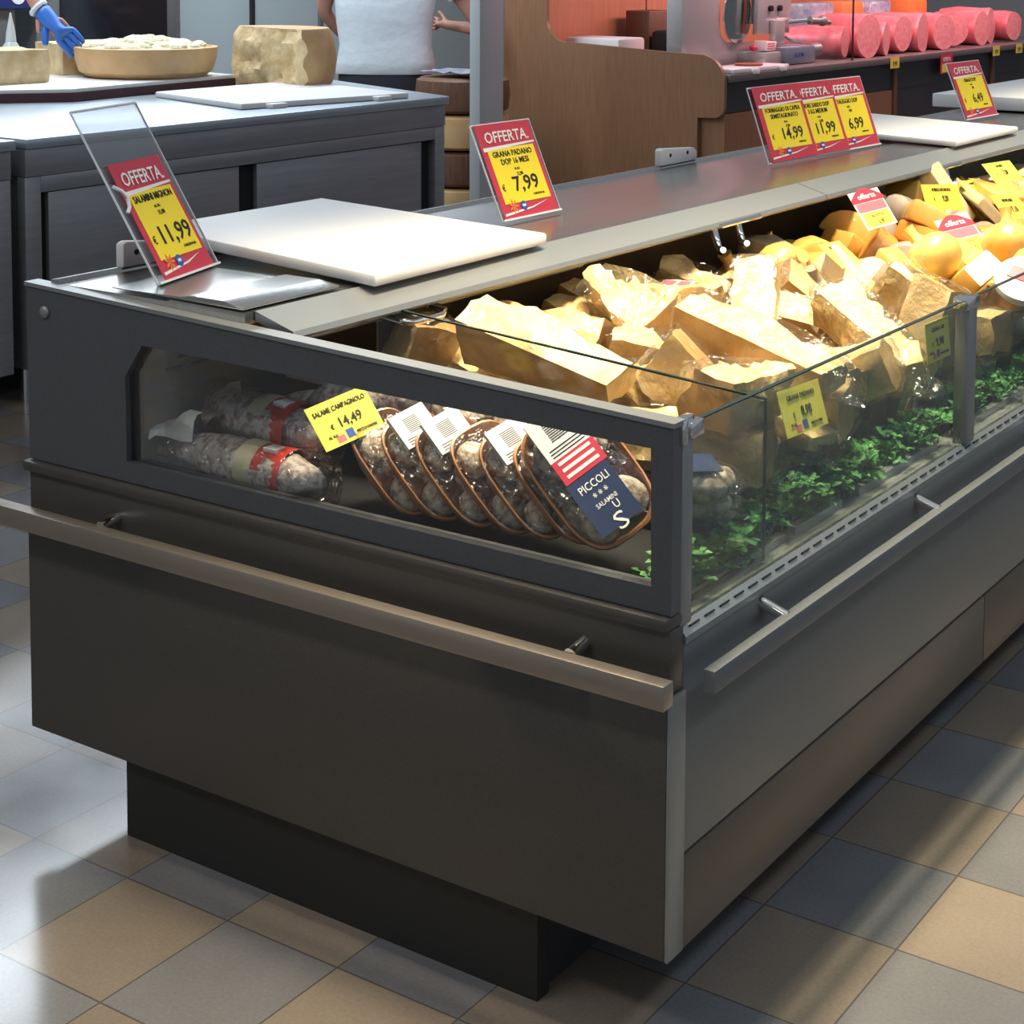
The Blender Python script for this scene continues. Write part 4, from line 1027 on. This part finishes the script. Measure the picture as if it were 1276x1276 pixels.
for (lab, x, y, z, yaw, lean, wd, ht, nme, pr, off, roll) in (
    ('offer tag with round red top at the near end of the mixed cheeses', -.66, 2.31, .985, 82, 36, .165, .12, 'CACIOTTA', '6,90', True, -2),
    ('offer tag with round red top nearest the front glass post', -.40, 2.36, .925, 60, 45, .13, .13, 'PROVOLA', '7,90', True, -8),
    ('yellow price tag at the boundary of hard and mixed cheeses', -.50, 1.75, .97, 100, 52, .155, .085, 'PECORINO', '9,90', False, 6),
    ('yellow price tag lying on the front mixed cheeses', -.30, 1.863, .935, 105, 58, .134, .10, 'SCAMORZA', '8,49', False, 6),
    ('large yellow price tag in the middle of the mixed cheeses', -.70, 2.897, .958, 87, 20, .258, .085, 'ROBIOLA INCARTATA', '9,20', False, 6),
    ('yellow price tag behind the large yellow tag', -.74, 3.352, .945, 92, 48, .195, .08, 'FONTINA', '8,20', False, 3),
    ('yellow price tag farthest up the counter', -.72, 3.55, .98, 90, 42, .254, .085, 'LATTERIA', '7,20', False, 3),
    ('yellow price tag at the right edge of the picture above the front glass', -.44, 2.86, .95, 90, 40, .2, .10, 'MONTASIO', '7,10', False, 6)):
    price_tag(lab, x, y, z, yaw, lean, wd, ht, nme, pr, off, roll, fine=False)
b = B(); b.lathe([(0.001, .0), (.075, .0), (.085, .012), (.085, .03), (.001, .034)], n=28)
t = thing('cheese_tub', 'round white tub with red print at the front glass post', 'tub', (-.10, 1.93, .93), (0.5, 0.25, 0))
obj('tub', b, MT['white'], t)
obj('lid_print', B().box(-.05, -.02, .033, .02, .025, .0355), MT['red'], t); obj('lid_print', B().box(.022, -.015, .033, .055, .02, .0352), MT['blue'], t)

# ------------------------------------------------------------------ steel prep tables behind the counter
def prep_table(label, x0, x1, y0, y1, zt, slots, skew=0.0):
    """front face at x1 (towards the shop)"""
    t = thing('prep_table', label, 'table', ((x0 + x1) / 2, (y0 + y1) / 2, 0)); cx, cy = (x0 + x1) / 2, (y0 + y1) / 2
    def P_(nm, b, m): 
        for v in b.bm.verts: v.co -= Vector((cx, cy, 0))
        return obj(nm, b, MT[m], t)
    P_('worktop', B().prism([(x0, y0), (x1 + .02, y0), (x1 + .02, y1), (x0, y1 + skew)], 'z', zt - .04, zt, bev=.006), 'steel_top')
    P_('apron_panel', B().box(x0 + .02, y0 + .01, zt - .15, x1, y1 - .01, zt - .041, bev=.003), 'steel_dull')
    P_('cabinet', B().box(x0 + .03, y0 + .02, .14, x1 - .05, y1 - .02, zt - .15), 'steel_dull')
    b = B(); zt2 = zt - .152
    b.box(x1 - .05, y0 + .01, .14, x1 - .005, y0 + .085, zt2, bev=.002); b.box(x1 - .05, y1 - .085, .14, x1 - .005, y1 - .01, zt2, bev=.002)
    b.box(x1 - .05, y0 + .085, zt - .215, x1 - .005, y1 - .085, zt2, bev=.002); b.box(x1 - .05, y0 + .085, .14, x1 - .005, y1 - .085, .2, bev=.002)
    P_('front_frame', b, 'steel_dull')
    for (a, c) in slots:       # sliding doors with dark finger gaps
        P_('door', B().box(x1 - .045, a, .205, x1 - .018, c, zt - .22, bev=.003), 'steel_dull')
    P_('finger_gap', B().box(x1 - .0495, y0 + .09, .2, x1 - .046, y1 - .09, zt - .215), 'slot')
    for yy in (y0 + .06, y1 - .06):
        for xx in (x0 + .1, x1 - .08): P_('leg', B().tube([(xx, yy, 0.0), (xx, yy, .145)], .022, 10), 'chrome')
    return t
prep_table('long steel prep table with sliding doors behind the deck boards', -5.45, -4.07, 2.03, 4.64, 1.04, [(2.16, 3.22 - .03), (3.30, 4.46)], skew=.56)
prep_table('steel prep table at the left edge of the picture', -5.45, -4.07, -1.2, 1.985, 1.04, [(0.0, 1.80)])
prep_table('steel back table under the boards with the cut cheeses', -6.55, -5.47, 0.6, 4.95, 1.04, [(.75, 4.8)])
# boards on the tables
b = B(); b.prism([(-4.30, 3.42), (-4.12, 4.40), (-5.12, 4.66), (-5.12, 3.66)], 'z', 0, .028, bev=.006)
t = thing('cutting_board', 'white cutting board clipped to the front edge of the prep table', 'cutting board', (0, 0, 1.041))
obj('board', b, MT['board'], t)
for (x, y) in ((-4.262, 3.60), (-4.155, 4.22)):
    obj('clip', B().box(x - .02, y - .05, -.002, x + .035, y + .05, .022, bev=.005), MT['board'], t)
b = B(); b.prism([(-5.22, 3.24), (-5.36, 4.44), (-6.5, 4.60), (-6.5, 2.3), (-5.92, 2.3)], 'z', .042, .062, bev=.004)
t = thing('cutting_board', 'white board with dark maroon edge under the left cheeses', 'cutting board', (0, 0, 1.041))
obj('board', b, MT['board'], t)
b = B(); b.prism([(-5.215, 3.235), (-5.355, 4.445), (-6.5, 4.605), (-6.5, 2.295), (-5.92, 2.295)], 'z', 0, .0415); obj('maroon_base', b, MT['maroon'], t)
# cheeses on the boards
def rough_prism(pts, z0, z1, seed, amp=.012, cuts=5):
    b = B(); b.prism(pts, 'z', z0, z1)
    bmesh.ops.triangulate(b.bm, faces=b.bm.faces)
    bmesh.ops.subdivide_edges(b.bm, edges=b.bm.edges, cuts=cuts, use_grid_fill=True)
    b.wobble(amp, 10, seed); return b
ZB = 1.104
t = thing('cheese_block', 'rectangular hard cheese block under the blue glove', 'cheese', (-5.80, 3.22, ZB))
obj('block', rough_prism([(-.20, -.50), (.13, -.42), (.17, .22), (-.12, .26)], 0, .165, 3, .010), MT['grana2'], t)
t = thing('cheese_quarter', 'hard cheese quarter standing behind the bowl-shaped half wheel', 'cheese', (-6.05, 4.05, ZB))
obj('quarter', rough_prism([(-.22, -.18), (.10, -.26), (.16, .30), (-.12, .36)], 0, .165, 5, .010), MT['grana2'], t)
t = thing('hollowed_cheese', 'low hollowed cheese wheel heaped with grated cheese', 'cheese', (-5.62, 4.06, ZB))
b = B(); b.lathe([(.001, 0), (.30, 0), (.345, .03), (.365, .10), (.37, .155), (.345, .158), (.33, .13), (.001, .12)], n=40); b.wobble(.004, 8, 2); obj('rind', b, MT['rind2'], t)
b = B()
for k in range(60):
    a = random.uniform(0, 2 * PI); r = .29 * math.sqrt(random.random())
    b.ball((r * math.cos(a), r * math.sin(a), .15 + .045 * (1 - r / .29) + random.uniform(0, .01)), (.05, .045, .022), u=10, v=6)
b.lathe([(.001, .11), (.335, .125), (.30, .155), (.15, .18), (.001, .19)], n=30); b.wobble(.006, 25, 4)
obj('grated_cheese', b, MT['crumb'], t)
t = thing('half_cheese_wheel', 'tall half wheel of hard cheese with rough cut face, on the prep table', 'cheese', (-5.17, 4.50, 1.044))
pts = [(0.345 * math.cos(a), 0.345 * math.sin(a)) for a in [PI * k / 20 for k in range(21)]]
ang = math.radians(118)
b = B(); rings = []
for (z, s) in ((0, .93), (.02, .985), (.05, 1.02), (.09, 1.04), (.125, 1.05), (.16, 1.05), (.2, 1.045), (.24, 1.03), (.27, .995), (.30, .97), (.315, .94)):
    ring = [(s * px, s * py, z) for px, py in pts] + [(-.345 * s + .69 * s * k / 22, -.004, z) for k in range(1, 22)]
    rings.append(ring)
b.ring_loft(rings)
for v in b.bm.verts:
    if v.co.y < .01:
        v.co.y -= .04 * noise.noise(v.co * 11) + .022 * noise.noise(v.co * 27)
b.bm.normal_update()
for f in b.bm.faces: f.material_index = 1 if f.normal.y < -.5 else 0
o = obj('wheel_half', b, [MT['rind2'], MT['grana2']], t, (0, 0, 0), (0, 0, math.radians(-14)))
t = thing('squeeze_bottle', 'milky pointed squeeze bottle beside the blue glove', 'bottle', (-6.2, 3.66, ZB)); t.scale = (.88, .88, .88)
b = B(); b.lathe([(.001, 0), (.05, 0), (.055, .03), (.055, .16), (.03, .20)], n=20); obj('bottle', b, MT['translucent'], t)
b = B(); b.lathe([(.032, .2), (.026, .26), (.012, .33), (.005, .37), (.001, .372)], n=16); obj('nozzle', b, MT['translucent'], t)
t = thing('steel_knife', 'small steel blade lying on the left prep table', 'knife', (-5.35, 2.75, 1.042), (0, 0, .9))
obj('blade', B().prism([(-.10, 0), (.09, -.012), (.12, .008), (-.10, .022)], 'z', 0, .004), MT['chrome'], t); obj('handle', B().box(-.2, -.004, 0, -.1, .024, .018, bev=.005), MT['black'], t)
# stacked wheels between table and pillar
for k in range(4):
    t = thing('round_cheese', 'brown wrapped round cheese between table and pillar, %s from the bottom' % ORD[k], 'cheese', (-5.50, 6.64, 0.04 + .235 * k), (0, 0, k))
    b = B(); b.lathe([(.001, 0), (.27, 0), (.30, .02), (.31, .11), (.30, .205), (.27, .222), (.001, .224)], n=32); obj('rind', b, MT['rind2' if k % 2 == 0 else 'wood_dark'], t)
b = B(); b.box(-5.83, 6.32, 0, -5.17, 6.96, .035, bev=.005); tag(obj('wheel_pallet', b, MT['wood_dark']), 'low board under the stacked cheese wheels', 'pallet')
b = B(); rws = [[(-.2 + .05 * i, -.2 + .05 * j, .022 * noise.noise(Vector((i, j, 2.2))) + .02) for j in range(9)] for i in range(9)]
b.ring_loft(rws, cap=False, closed=False); tag(obj('plastic_sheet', b, MT['bag'], None, (-5.50, 6.64, .985)), 'crumpled clear plastic sheet on top of the stacked cheese wheels', 'plastic sheet')

# oven in the back wall
t = thing('steel_oven', 'grey wall oven with dark glass door behind the cut cheeses', 'oven', (-8.0, 5.7, 0))
obj('oven_body', B().box(0.001, -.62, .9, .25, .62, 1.95, bev=.01), MT['steel_dull'], t)
d = obj('oven_door', B().box(.25, -.55, 1.10, .28, .55, 1.85, bev=.006), MT['alu'], t)
obj('door_glass', B().box(.28, -.46, 1.17, .286, .46, 1.78), MT['dark_win'], d)
obj('door_handle', B().tube([(.285, -.5, 1.82), (.32, -.49, 1.82), (.32, .49, 1.82), (.285, .5, 1.82)], .012, 8), MT['chrome'], d)
t = thing('steel_oven', 'grey wall oven left of the other, behind the blue glove', 'oven', (-8.0, 4.3, 0))
obj('oven_body', B().box(0.001, -.62, .9, .25, .62, 1.95, bev=.01), MT['steel_dull'], t)
d = obj('oven_door', B().box(.25, -.55, 1.10, .28, .55, 1.85, bev=.006), MT['alu'], t)
obj('door_glass', B().box(.28, -.46, 1.17, .286, .46, 1.78), MT['dark_win'], d)
b = B(); b.box(-7.98, 3.4, 0, -7.55, 6.6, .88, bev=.01); tag(obj('oven_base_cabinet', b, MT['steel_dull']), 'low steel cabinet under the wall ovens', 'cabinet')

# ------------------------------------------------------------------ meat counter beyond the wood panel
def arc(cx, cz, r, a0, a1, n=8): return [(cx + r * math.cos(math.radians(a0 + (a1 - a0) * k / n)), cz + r * math.sin(math.radians(a0 + (a1 - a0) * k / n))) for k in range(n + 1)]
prof = [(-5.757, 0.0), (-4.20, 0.0), (-4.20, .715), (-4.06, .72)] + arc(-4.075, .79, .07, -75, 0, 5) + [(-4.003, .92)] + arc(-4.19, .94, .188, 0, 82, 9) + \
       [(-4.45, 1.135), (-5.20, 1.172)] + arc(-5.24, 1.33, .16, 268, 182, 9) + [(-5.415, 2.3), (-5.757, 2.3)]
b = B(); b.prism(prof, 'y', 7.45, 7.485); tag(obj('wood_side_panel', b, MT['wood']), 'tall beech side panel with rounded cut-out at the end of the meat counter', 'panel')
t = thing('meat_counter', 'long dark meat counter with stone ledge beyond the wood panel', 'counter', (-4.0, 7.5, 0))
def Q(nm, b, m):
    for v in b.bm.verts: v.co -= Vector((-4.0, 7.5, 0))
    return obj(nm, b, MT[m], t)
Q('ledge', B().box(-4.95, 7.49, .95, -3.98, 14.5, 1.0, bev=.006), 'stone')
Q('front_panel', B().box(-4.35, 7.49, .745, -4.03, 14.5, .945), 'charcoal')
Q('dark_panel', B().box(-4.35, 10.25, .0, -4.035, 14.5, .744), 'charcoal')
Q('lower_panel', B().box(-4.5, 7.49, .0, -4.02, 10.2, .74), 'wood')
for y in (10.22, 12.4): Q('upright', B().box(-4.03, y, .0, -4.01, y + .06, .94), 'wood_dark')
Q('display_bed', B().box(-5.5, 7.49, .85, -4.96, 14.5, .97), 'slicer')
for y0, y1 in ((7.49, 9.0), (9.02, 11.2), (11.22, 14.5)): Q('back_board', B().box(-5.6, y0, .5, -5.55, y1, 2.4), 'wood_red')
# white scale base and dark gear on the bed behind the panel
tag(obj('white_pan', B().box(-5.45, 7.75, .975, -5.0, 8.1, 1.19, bev=.02), MT['board']), 'white pan showing over the wood panel edge', 'pan')
tag(obj('dark_case', B().box(-5.2, 8.5, .975, -4.9, 8.95, 1.22, bev=.03), MT['black']), 'dark case showing over the wood panel edge', 'case')
tag(obj('wood_block', B().box(-5.45, 8.55, .975, -5.24, 8.9, 1.36, bev=.01), MT['wood_dark']), 'upright brown block behind the dark case', 'block')
# slicer
t = thing('meat_slicer', 'grey casting meat slicer on the stone ledge beyond the wood panel', 'slicer', (-4.3, 8.3, 1.001))
b = B(); pr = [(-.72, 0.02), (.30, .02), (.30, .16), (-.05, .17)] + arc(-.10, .27, .10, 270, 180, 6) + [(-.20, .75), (-.72, .75)]
b.prism(pr, 'x', -.22, -.10, bev=.008); obj('housing', b, MT['slicer'], t)
b = B(); b.box(-.12, .05, 0, .12, .75, .10, bev=.012); obj('base', b, MT['slicer'], t)
b = B(); b.box(-.08, .30, 0.0, .16, .78, .13, bev=.02); bs = obj('motor_base', b, MT['slicer_base'], t)
me = text_mesh([('ALGOM', 0, 0, .045, 'CENTER', 1, .01)], MT['blue']); obj('maker_plate', me, None, bs, (.1615, .50, .055), (0, 0, PI / 2))
b = B(); b.prism([(.20 * math.cos(a), .36 + .20 * math.sin(a)) for a in [2 * PI * k / 36 for k in range(36)]], 'x', -.08, -.068); obj('blade_disc', b, MT['chrome'], t)
b = B(); b.tube([(-.05, .03 + .16 * math.cos(a), .42 + .22 * math.sin(a)) for a in [PI * k / 10 - .6 for k in range(11)]], .014, 8); obj('blade_guard', b, MT['alu'], t)
b = B(); b.prism([(.12, .22), (.62, .22), (.66, .60), (.16, .62)], 'x', -.02, .02, bev=.006); pl = obj('gauge_plate', b, MT['slicer'], t)
for y in (.30, .44): obj('bolt_knob', B().tube([(.02, y, .40), (.045, y, .40)], .022, 14), MT['black'], pl)
b = B(); b.box(.02, .30, .14, .07, .46, .32, bev=.012); obj('carriage_arm', b, MT['slicer'], t)
b = B(); b.tube([(.06, .48, .19), (.09, .55, .16), (.09, .70, .16)], .012, 8); b.tube([(.06, .5, .30), (.06, .95, .30)], .016, 8); obj('carriage_rod', b, MT['chrome'], t)
b = B(); b.tube([(.07, .85, .30), (.09, .98, .295), (.10, 1.12, .28)], [.03, .026, .02], 10); b.ball((.09, 1.02, .295), .04); obj('handle', b, MT['alu'], t)
b = B(); b.tube([(.10, .80, .09), (.10, .92, .09)], [.045, .05], 14); obj('adjust_knob', b, MT['alu'], t)
b = B(); b.prism([(.10, .11), (.25, .11), (.27, .17), (.12, .18)], 'x', .0, .10, bev=.004); pd = obj('warning_plate', b, MT['white'], t)
for k in range(3): obj('plate_stripe', B().box(.1, .125 + .0, .122 + .016 * k, .1015, .24, .130 + .016 * k), MT['pink'], pd)
obj('red_lock', B().ball((.03, .05, .13), (.03, .03, .022)), MT['red'], t)
t = thing('cutting_board', 'pink-lit white board on the ledge in front of the slicer', 'cutting board', (-4.10, 7.95, 1.001), (0, 0, 0))
b = B(); b.box(-.16, -.38, .0, .10, .42, .03, bev=.006); obj('board', b, MT['board'], t)
for y in (-.15, .25): obj('clip', B().box(.095, y, -.012, .125, y + .09, .022, bev=.004), MT['board'], t)
b = B(); b.lathe([(.001, 0), (.09, 0), (.10, .012), (.088, .012), (.001, .008)], n=28); tag(obj('shallow_dish', b, MT['terracotta'], None, (-4.13, 8.02, 1.033)), 'shallow terracotta dish on the pink-lit board', 'dish')
t = thing('glass_partition', 'clear glass partition upright between slicer and hams', 'glass partition', (-4.05, 9.5, 1.001))
obj('pane', B().box(-.6, 0, 0, .0, .01, .6), MT['clear'], t); obj('edge', B().box(.0, -.004, 0, .008, .014, .6), MT['slot'], t)
# hams and mortadella
def ham(label, x, y, r, L, yaw, kind=0):
    t = thing('cooked_ham', label, 'ham', (x, y, 1.002), (0, 0, math.radians(yaw)), 'cooked hams on the ledge')
    b = B(); pts = [(-L, 0, r), (-L * .93, 0, r), (-L * .6, 0, r), (-L * .2, 0, r), (-.012, 0, r), (0, 0, r)]
    b.tube(pts, [r * .5, r * .85, r, r * .99, r * .97, r * .93], 22)
    for v in b.bm.verts: v.co.z = max(0.0, (v.co.z - r) * (1.08 if kind else .95) + r)
    b.wobble(.010, 7, x + y)
    b.bm.normal_update()
    for f in b.bm.faces: f.material_index = 1 if f.normal.x > .8 else 0
    obj('meat', b, [MT['ham'], MT['ham_fat']], t)
    if kind != 2:
        q = B(); q.tube([(-L - .05, 0, r), (-L, 0, r)], [.045, .02], 10); obj('tied_end', q, MT['bag'], t)
hs = [(-4.16, 9.62, .13, .5, 10), (-4.10, 9.92, .165, .5, -14), (-4.10, 10.26, .13, .45, 10), (-4.13, 10.66, .16, .45, -6), (-4.11, 11.02, .155, .5, 4), (-4.08, 11.42, .15, .5, -20), (-4.16, 11.86, .145, .5, -35),
      (-4.12, 12.42, .15, .5, -10), (-4.20, 12.85, .16, .5, 5), (-4.14, 13.3, .15, .5, -10)]
for k, (x, y, r, L, yaw) in enumerate(hs): ham('pink cooked ham in clear wrap on the ledge, %s from the slicer' % ORD[k], x, y, r, L, yaw, k % 3)
for k, (x, y, z, m, lab) in enumerate(((-4.80, 10.9, 1.285, 'orange_box', 'orange carton behind the hams'), (-4.80, 10.35, 1.285, 'bag', 'crinkled violet bag behind the first hams'), (-4.80, 11.5, 1.285, 'bag', 'crinkled pale bag behind the middle hams'), (-4.80, 12.3, 1.285, 'orange_box', 'orange carton behind the far hams'))):
    b = B(); b.box(-.12, -.22, -.28, .12, .22, .12, bev=.03); b.wobble(.02 if m == 'bag' else .002, 9, k)
    tag(obj('carton' if m != 'bag' else 'plastic_bag', b, MT[m], None, (x, y, z)), lab, 'package')
for k, (y, zz, m) in enumerate(((10.05, .945, 'tagy'), (12.3, .945, 'tagy'), (12.9, .945, 'tagy'))):
    t = thing('shelf_tag', 'small yellow shelf tag on the meat counter edge, %s from the left' % ORD[k], 'price tag', (-3.974, y, .95), (0, 0, PI / 2), 'shelf tags on the meat counter')
    obj('card', B().box(0, -.002, -.035, .17, .0, .05), MT[m], t); obj('lettering', text_mesh([('9,90', .085, -.015, .05, 'CENTER', 1, .006)], MT['ink']), None, t, (0, -.003, 0))
t = thing('shelf_tag', 'small red and yellow offer tag hanging above the farthest offer sign', 'price tag', (-3.974, 11.08, .82), (0, 0, PI / 2))
obj('card', B().box(0, -.002, 0, .26, .0, .16), MT['red'], t); obj('yellow_field', B().box(.03, -.0035, .01, .23, -.0021, .08), MT['tagy'], t); obj('heading', text_mesh([('OFFERTA', .13, .10, .05, 'CENTER', .8, .008)], MT['white']), None, t, (0, -.003, 0))

t = thing('blue_dispenser', 'navy blue box with white round emblem at the upper left corner', 'dispenser', (-7.712, 5.0, 0))
obj('box', B().box(0.0, -.42, 1.39, .05, .0, 1.76, bev=.01), MT['apron'], t)
obj('emblem', B().tube([(.0505, -.13, 1.475), (.054, -.13, 1.475)], .055, 24), MT['white'], t)

# ------------------------------------------------------------------ the two people behind the counter
def skin_body(V, E, Rr, sub=2):
    me = bpy.data.meshes.new('body'); me.from_pydata([Vector(v) * S for v in V], E, [])
    o = bpy.data.objects.new('body', me); COL.objects.link(o)
    sk = o.modifiers.new('skin', 'SKIN'); sk.use_smooth_shade = True
    for i, r in enumerate(Rr):
        d = me.skin_vertices[0].data[i]; r = r if isinstance(r, tuple) else (r, r)
        d.radius = (r[0] * S, r[1] * S); d.use_root = (i == 0)
    ss = o.modifiers.new('sub', 'SUBSURF'); ss.levels = sub; ss.render_levels = sub
    bpy.context.view_layer.update()
    out = bpy.data.meshes.new_from_object(o.evaluated_get(bpy.context.evaluated_depsgraph_get()))
    bpy.data.objects.remove(o); bpy.data.meshes.remove(me)
    for p in out.polygons: p.use_smooth = True
    return out
def hand(V, E, Rr, wrist, d, pn, curl=0.5, sc=1.0, thumb=1):
    """wrist: index; d: pointing direction, pn: palm normal; five bent fingers"""
    d = d.normalized(); pn = (pn - d * pn.dot(d)).normalized(); s = d.cross(pn) * thumb
    w0 = Vector(V[wrist])
    def add(p, par, r): V.append(tuple(p)); E.append((par, len(V) - 1)); Rr.append(r); return len(V) - 1
    palm = add(w0 + d * .05 * sc, wrist, (.034 * sc, .02 * sc))
    k1 = add(w0 + d * .10 * sc, palm, (.04 * sc, .016 * sc))
    for j, (off, ln) in enumerate(((-.034, .085), (-.011, .095), (.012, .09), (.034, .07))):
        p = w0 + d * .105 * sc - s * off * sc; par = k1; dirv = d.copy()
        par = add(p, par, .0105 * sc)
        for q in range(3):
            dirv = (dirv + pn * curl * .55).normalized()
            p = p + dirv * ln * sc * (.42, .33, .25)[q]; par = add(p, par, (.0098, .009, .0078)[q] * sc)
    p = w0 + d * .03 * sc + s * .03 * sc; par = add(p, palm, .013 * sc)
    for q in range(2):
        p = p + (d * .7 + s * .6 + pn * .25 * q).normalized() * .04 * sc; par = add(p, par, (.0115, .010)[q] * sc)
def ring(c, rx, ry, n=24, sq=.8):
    return [(c[0] + rx * math.copysign(abs(math.cos(a)) ** sq, math.cos(a)), c[1] + ry * math.copysign(abs(math.sin(a)) ** sq, math.sin(a)), c[2]) for a in [2 * PI * k / n for k in range(n)]]
def figure(label, loc, yaw, arms, lean=0.0, navy=False, glove=None, g=1.0):
    """standing figure about 1.95 layout units tall; local +x is the way it faces"""
    t = thing('person', label, 'person', loc, (0, 0, yaw))
    lx = lambda z: lean * max(0, z - 1.0)
    V = [(0, 0, 1.02), (lx(1.2), 0, 1.2), (lx(1.4), 0, 1.42), (lx(1.56), 0, 1.58), (lx(1.64), 0, 1.66), (lx(1.7) + .02, 0, 1.74), (lx(1.8) + .03, 0, 1.84), (lx(1.9) + .02, 0, 1.93)]
    E = [(i, i + 1) for i in range(7)]
    Rr = [(.15, .19), (.13, .16), (.15, .2), (.11, .16), (.06, .06), (.075, .07), (.105, .085), (.085, .075)]
    for sd in (-1, 1):
        i = len(V); V += [(0, sd * .11, .92), (.02, sd * .12, .52), (-.01, sd * .12, .10), (.04, sd * .125, .05), (.16, sd * .14, .035)]
        E += [(0, i), (i, i + 1), (i + 1, i + 2), (i + 2, i + 3), (i + 3, i + 4)]; Rr += [(.1, .1), (.066, .066), (.045, .045), (.05, .045), (.04, .03)]
        sh, el, wr, pn, curl = arms[sd]
        i = len(V); V += [sh, el, wr]; E += [(3, i), (i, i + 1), (i + 1, i + 2)]; Rr += [(.075, .075), (.052, .052), (.036, .036)]
        if glove and sd == 1: hand(V, E, Rr, i + 2, Vector(glove[1]) - Vector(glove[0]), Vector(glove[2]), glove[3], 1.15, glove[4])
        else: hand(V, E, Rr, i + 2, Vector(wr) - Vector(el), Vector(pn), curl, 1.1, sd)
    me = skin_body(V, E, Rr); me.materials.append(MT['skin'])
    body = obj('body', me, None, t)
    # head details
    hx = lx(1.84) + .03
    b = B(); b.ball((hx, 0, 1.845), (.118, .10, .135)); h = obj('head_shape', b, MT['skin'], t); h.name = 'face'
    for sd in (-1, 1):
        obj('eye', B().ball((hx + .107, sd * .037, 1.855), (.012, .016, .010), u=12, v=8), MT['white'], t)
        obj('ear', B().ball((hx - .005, sd * .102, 1.84), (.022, .012, .034)), MT['skin'], t)
    obj('nose', B().tube([(hx + .112, 0, 1.86), (hx + .135, 0, 1.825), (hx + .112, 0, 1.812)], [.010, .018, .012], 10), MT['skin'], t)
    obj('mouth', B().ball((hx + .106, 0, 1.785), (.012, .03, .007)), MT['ham'], t)
    b = B(); b.ball((hx - .022, 0, 1.885), (.122, .112, .118)); obj('hair', b, MT['hair'], t)
    # clothes
    b = B(); rg = [ring((lx(z) + dx, 0, z), rx, ry * g) for z, rx, ry, dx in ((.955, .185, .25, 0), (.98, .19, .255, 0), (1.04, .185, .25, .005), (1.15, .17, .235, 0), (1.3, .175, .245, 0), (1.45, .18, .262, 0), (1.56, .155, .245, 0), (1.63, .10, .15, 0), (1.66, .075, .09, 0))]
    b.ring_loft(rg, cap=False)
    for v in b.bm.verts: v.co += Vector((noise.noise(v.co * 6), noise.noise(v.co * 6 + Vector((5, 0, 0))), 0)) * .014
    for sd in (-1, 1):
        sh, el = Vector(arms[sd][0]), Vector(arms[sd][1])
        b.tube([sh * .6 + Vector((lx(1.56), 0, 1.56)) * .4, sh, sh.lerp(el, .25), sh.lerp(el, .42)], [.09, .095, .088, .09], 16, cap=False)
    o = obj('apron_top' if navy else 'tee_shirt', b, MT['apron' if navy else 'shirt'], t)
    if navy:
        q = B(); q.tube([(lx(1.4) + .185, -.0, 1.02 + .38), (lx(1.4) + .20, -.0, 1.02 + .38)], .055, 24); obj('emblem', q, MT['white'], o)
    b = B(); b.ring_loft([ring((0, 0, z), rx, ry * g) for z, rx, ry in ((.80, .165, .225), (.92, .18, .24), (1.06, .165, .225))], cap=False)
    for sd in (-1, 1):
        b.ring_loft([ring((x, sd * .118, z), r, r) for x, z, r in ((.0, .93, .125), (.01, .75, .112), (.02, .52, .092), (.0, .3, .085), (-.005, .09, .085))], cap=False)
    obj('trousers', b, MT['trousers'], t)
    for sd in (-1, 1):
        obj('shoe', B().box(-.07, sd * .13 - .055, 0.0, .24, sd * .13 + .055, .10, bev=.03), MT['black'], t)
    if glove:
        V2 = [glove[0], glove[1]]; E2 = [(0, 1)]; R2 = [(.043, .043), (.042, .042)]
        hand(V2, E2, R2, 1, Vector(glove[1]) - Vector(glove[0]), Vector(glove[2]), glove[3], 1.38, glove[4])
        R2 = [tuple(c * 1.22 for c in (r if isinstance(r, tuple) else (r, r))) for r in R2]
        me = skin_body(V2, E2, R2); me.materials.append(MT['glove']); gl = obj('glove', me, None, t)
        g0 = Vector(glove[0]); dd = (Vector(glove[1]) - g0).normalized()
        obj('glove_cuff', B().tube([g0 - dd * .012, g0, g0 + dd * .012], [.05, .056, .05], 18), MT['shirt'], t)
    return t
figure('person in a white tee and dark trousers behind the prep table, cut off at chest', (-6.22, 6.72, 0), math.radians(-52),
       {-1: ((.0, -.36, 1.64), (-.10, -.42, 1.36), (-.24, -.26, 1.16), (0, 1, 0), .5), 1: ((.0, .38, 1.66), (-.02, .66, 1.25), (-.30, .42, 1.27), (1, 0, 0), .4)}, g=1.32)
figure('person in a navy top, blue-gloved hand resting on the hard cheese block', (-6.90, 3.05, 0), math.radians(-5),
       {-1: ((.28, -.26, 1.60), (.35, -.32, 1.32), (.5, -.3, 1.18), (0, 1, 0), .5), 1: ((.32, .30, 1.72), (.64, .62, 1.80), (.863, .69, 1.465), (-.2, 0, -1), .5)},
       lean=.55, navy=True, glove=((.863, .69, 1.46), (.893, .71, 1.425), (-.5, .6, -.6), .34, -1))
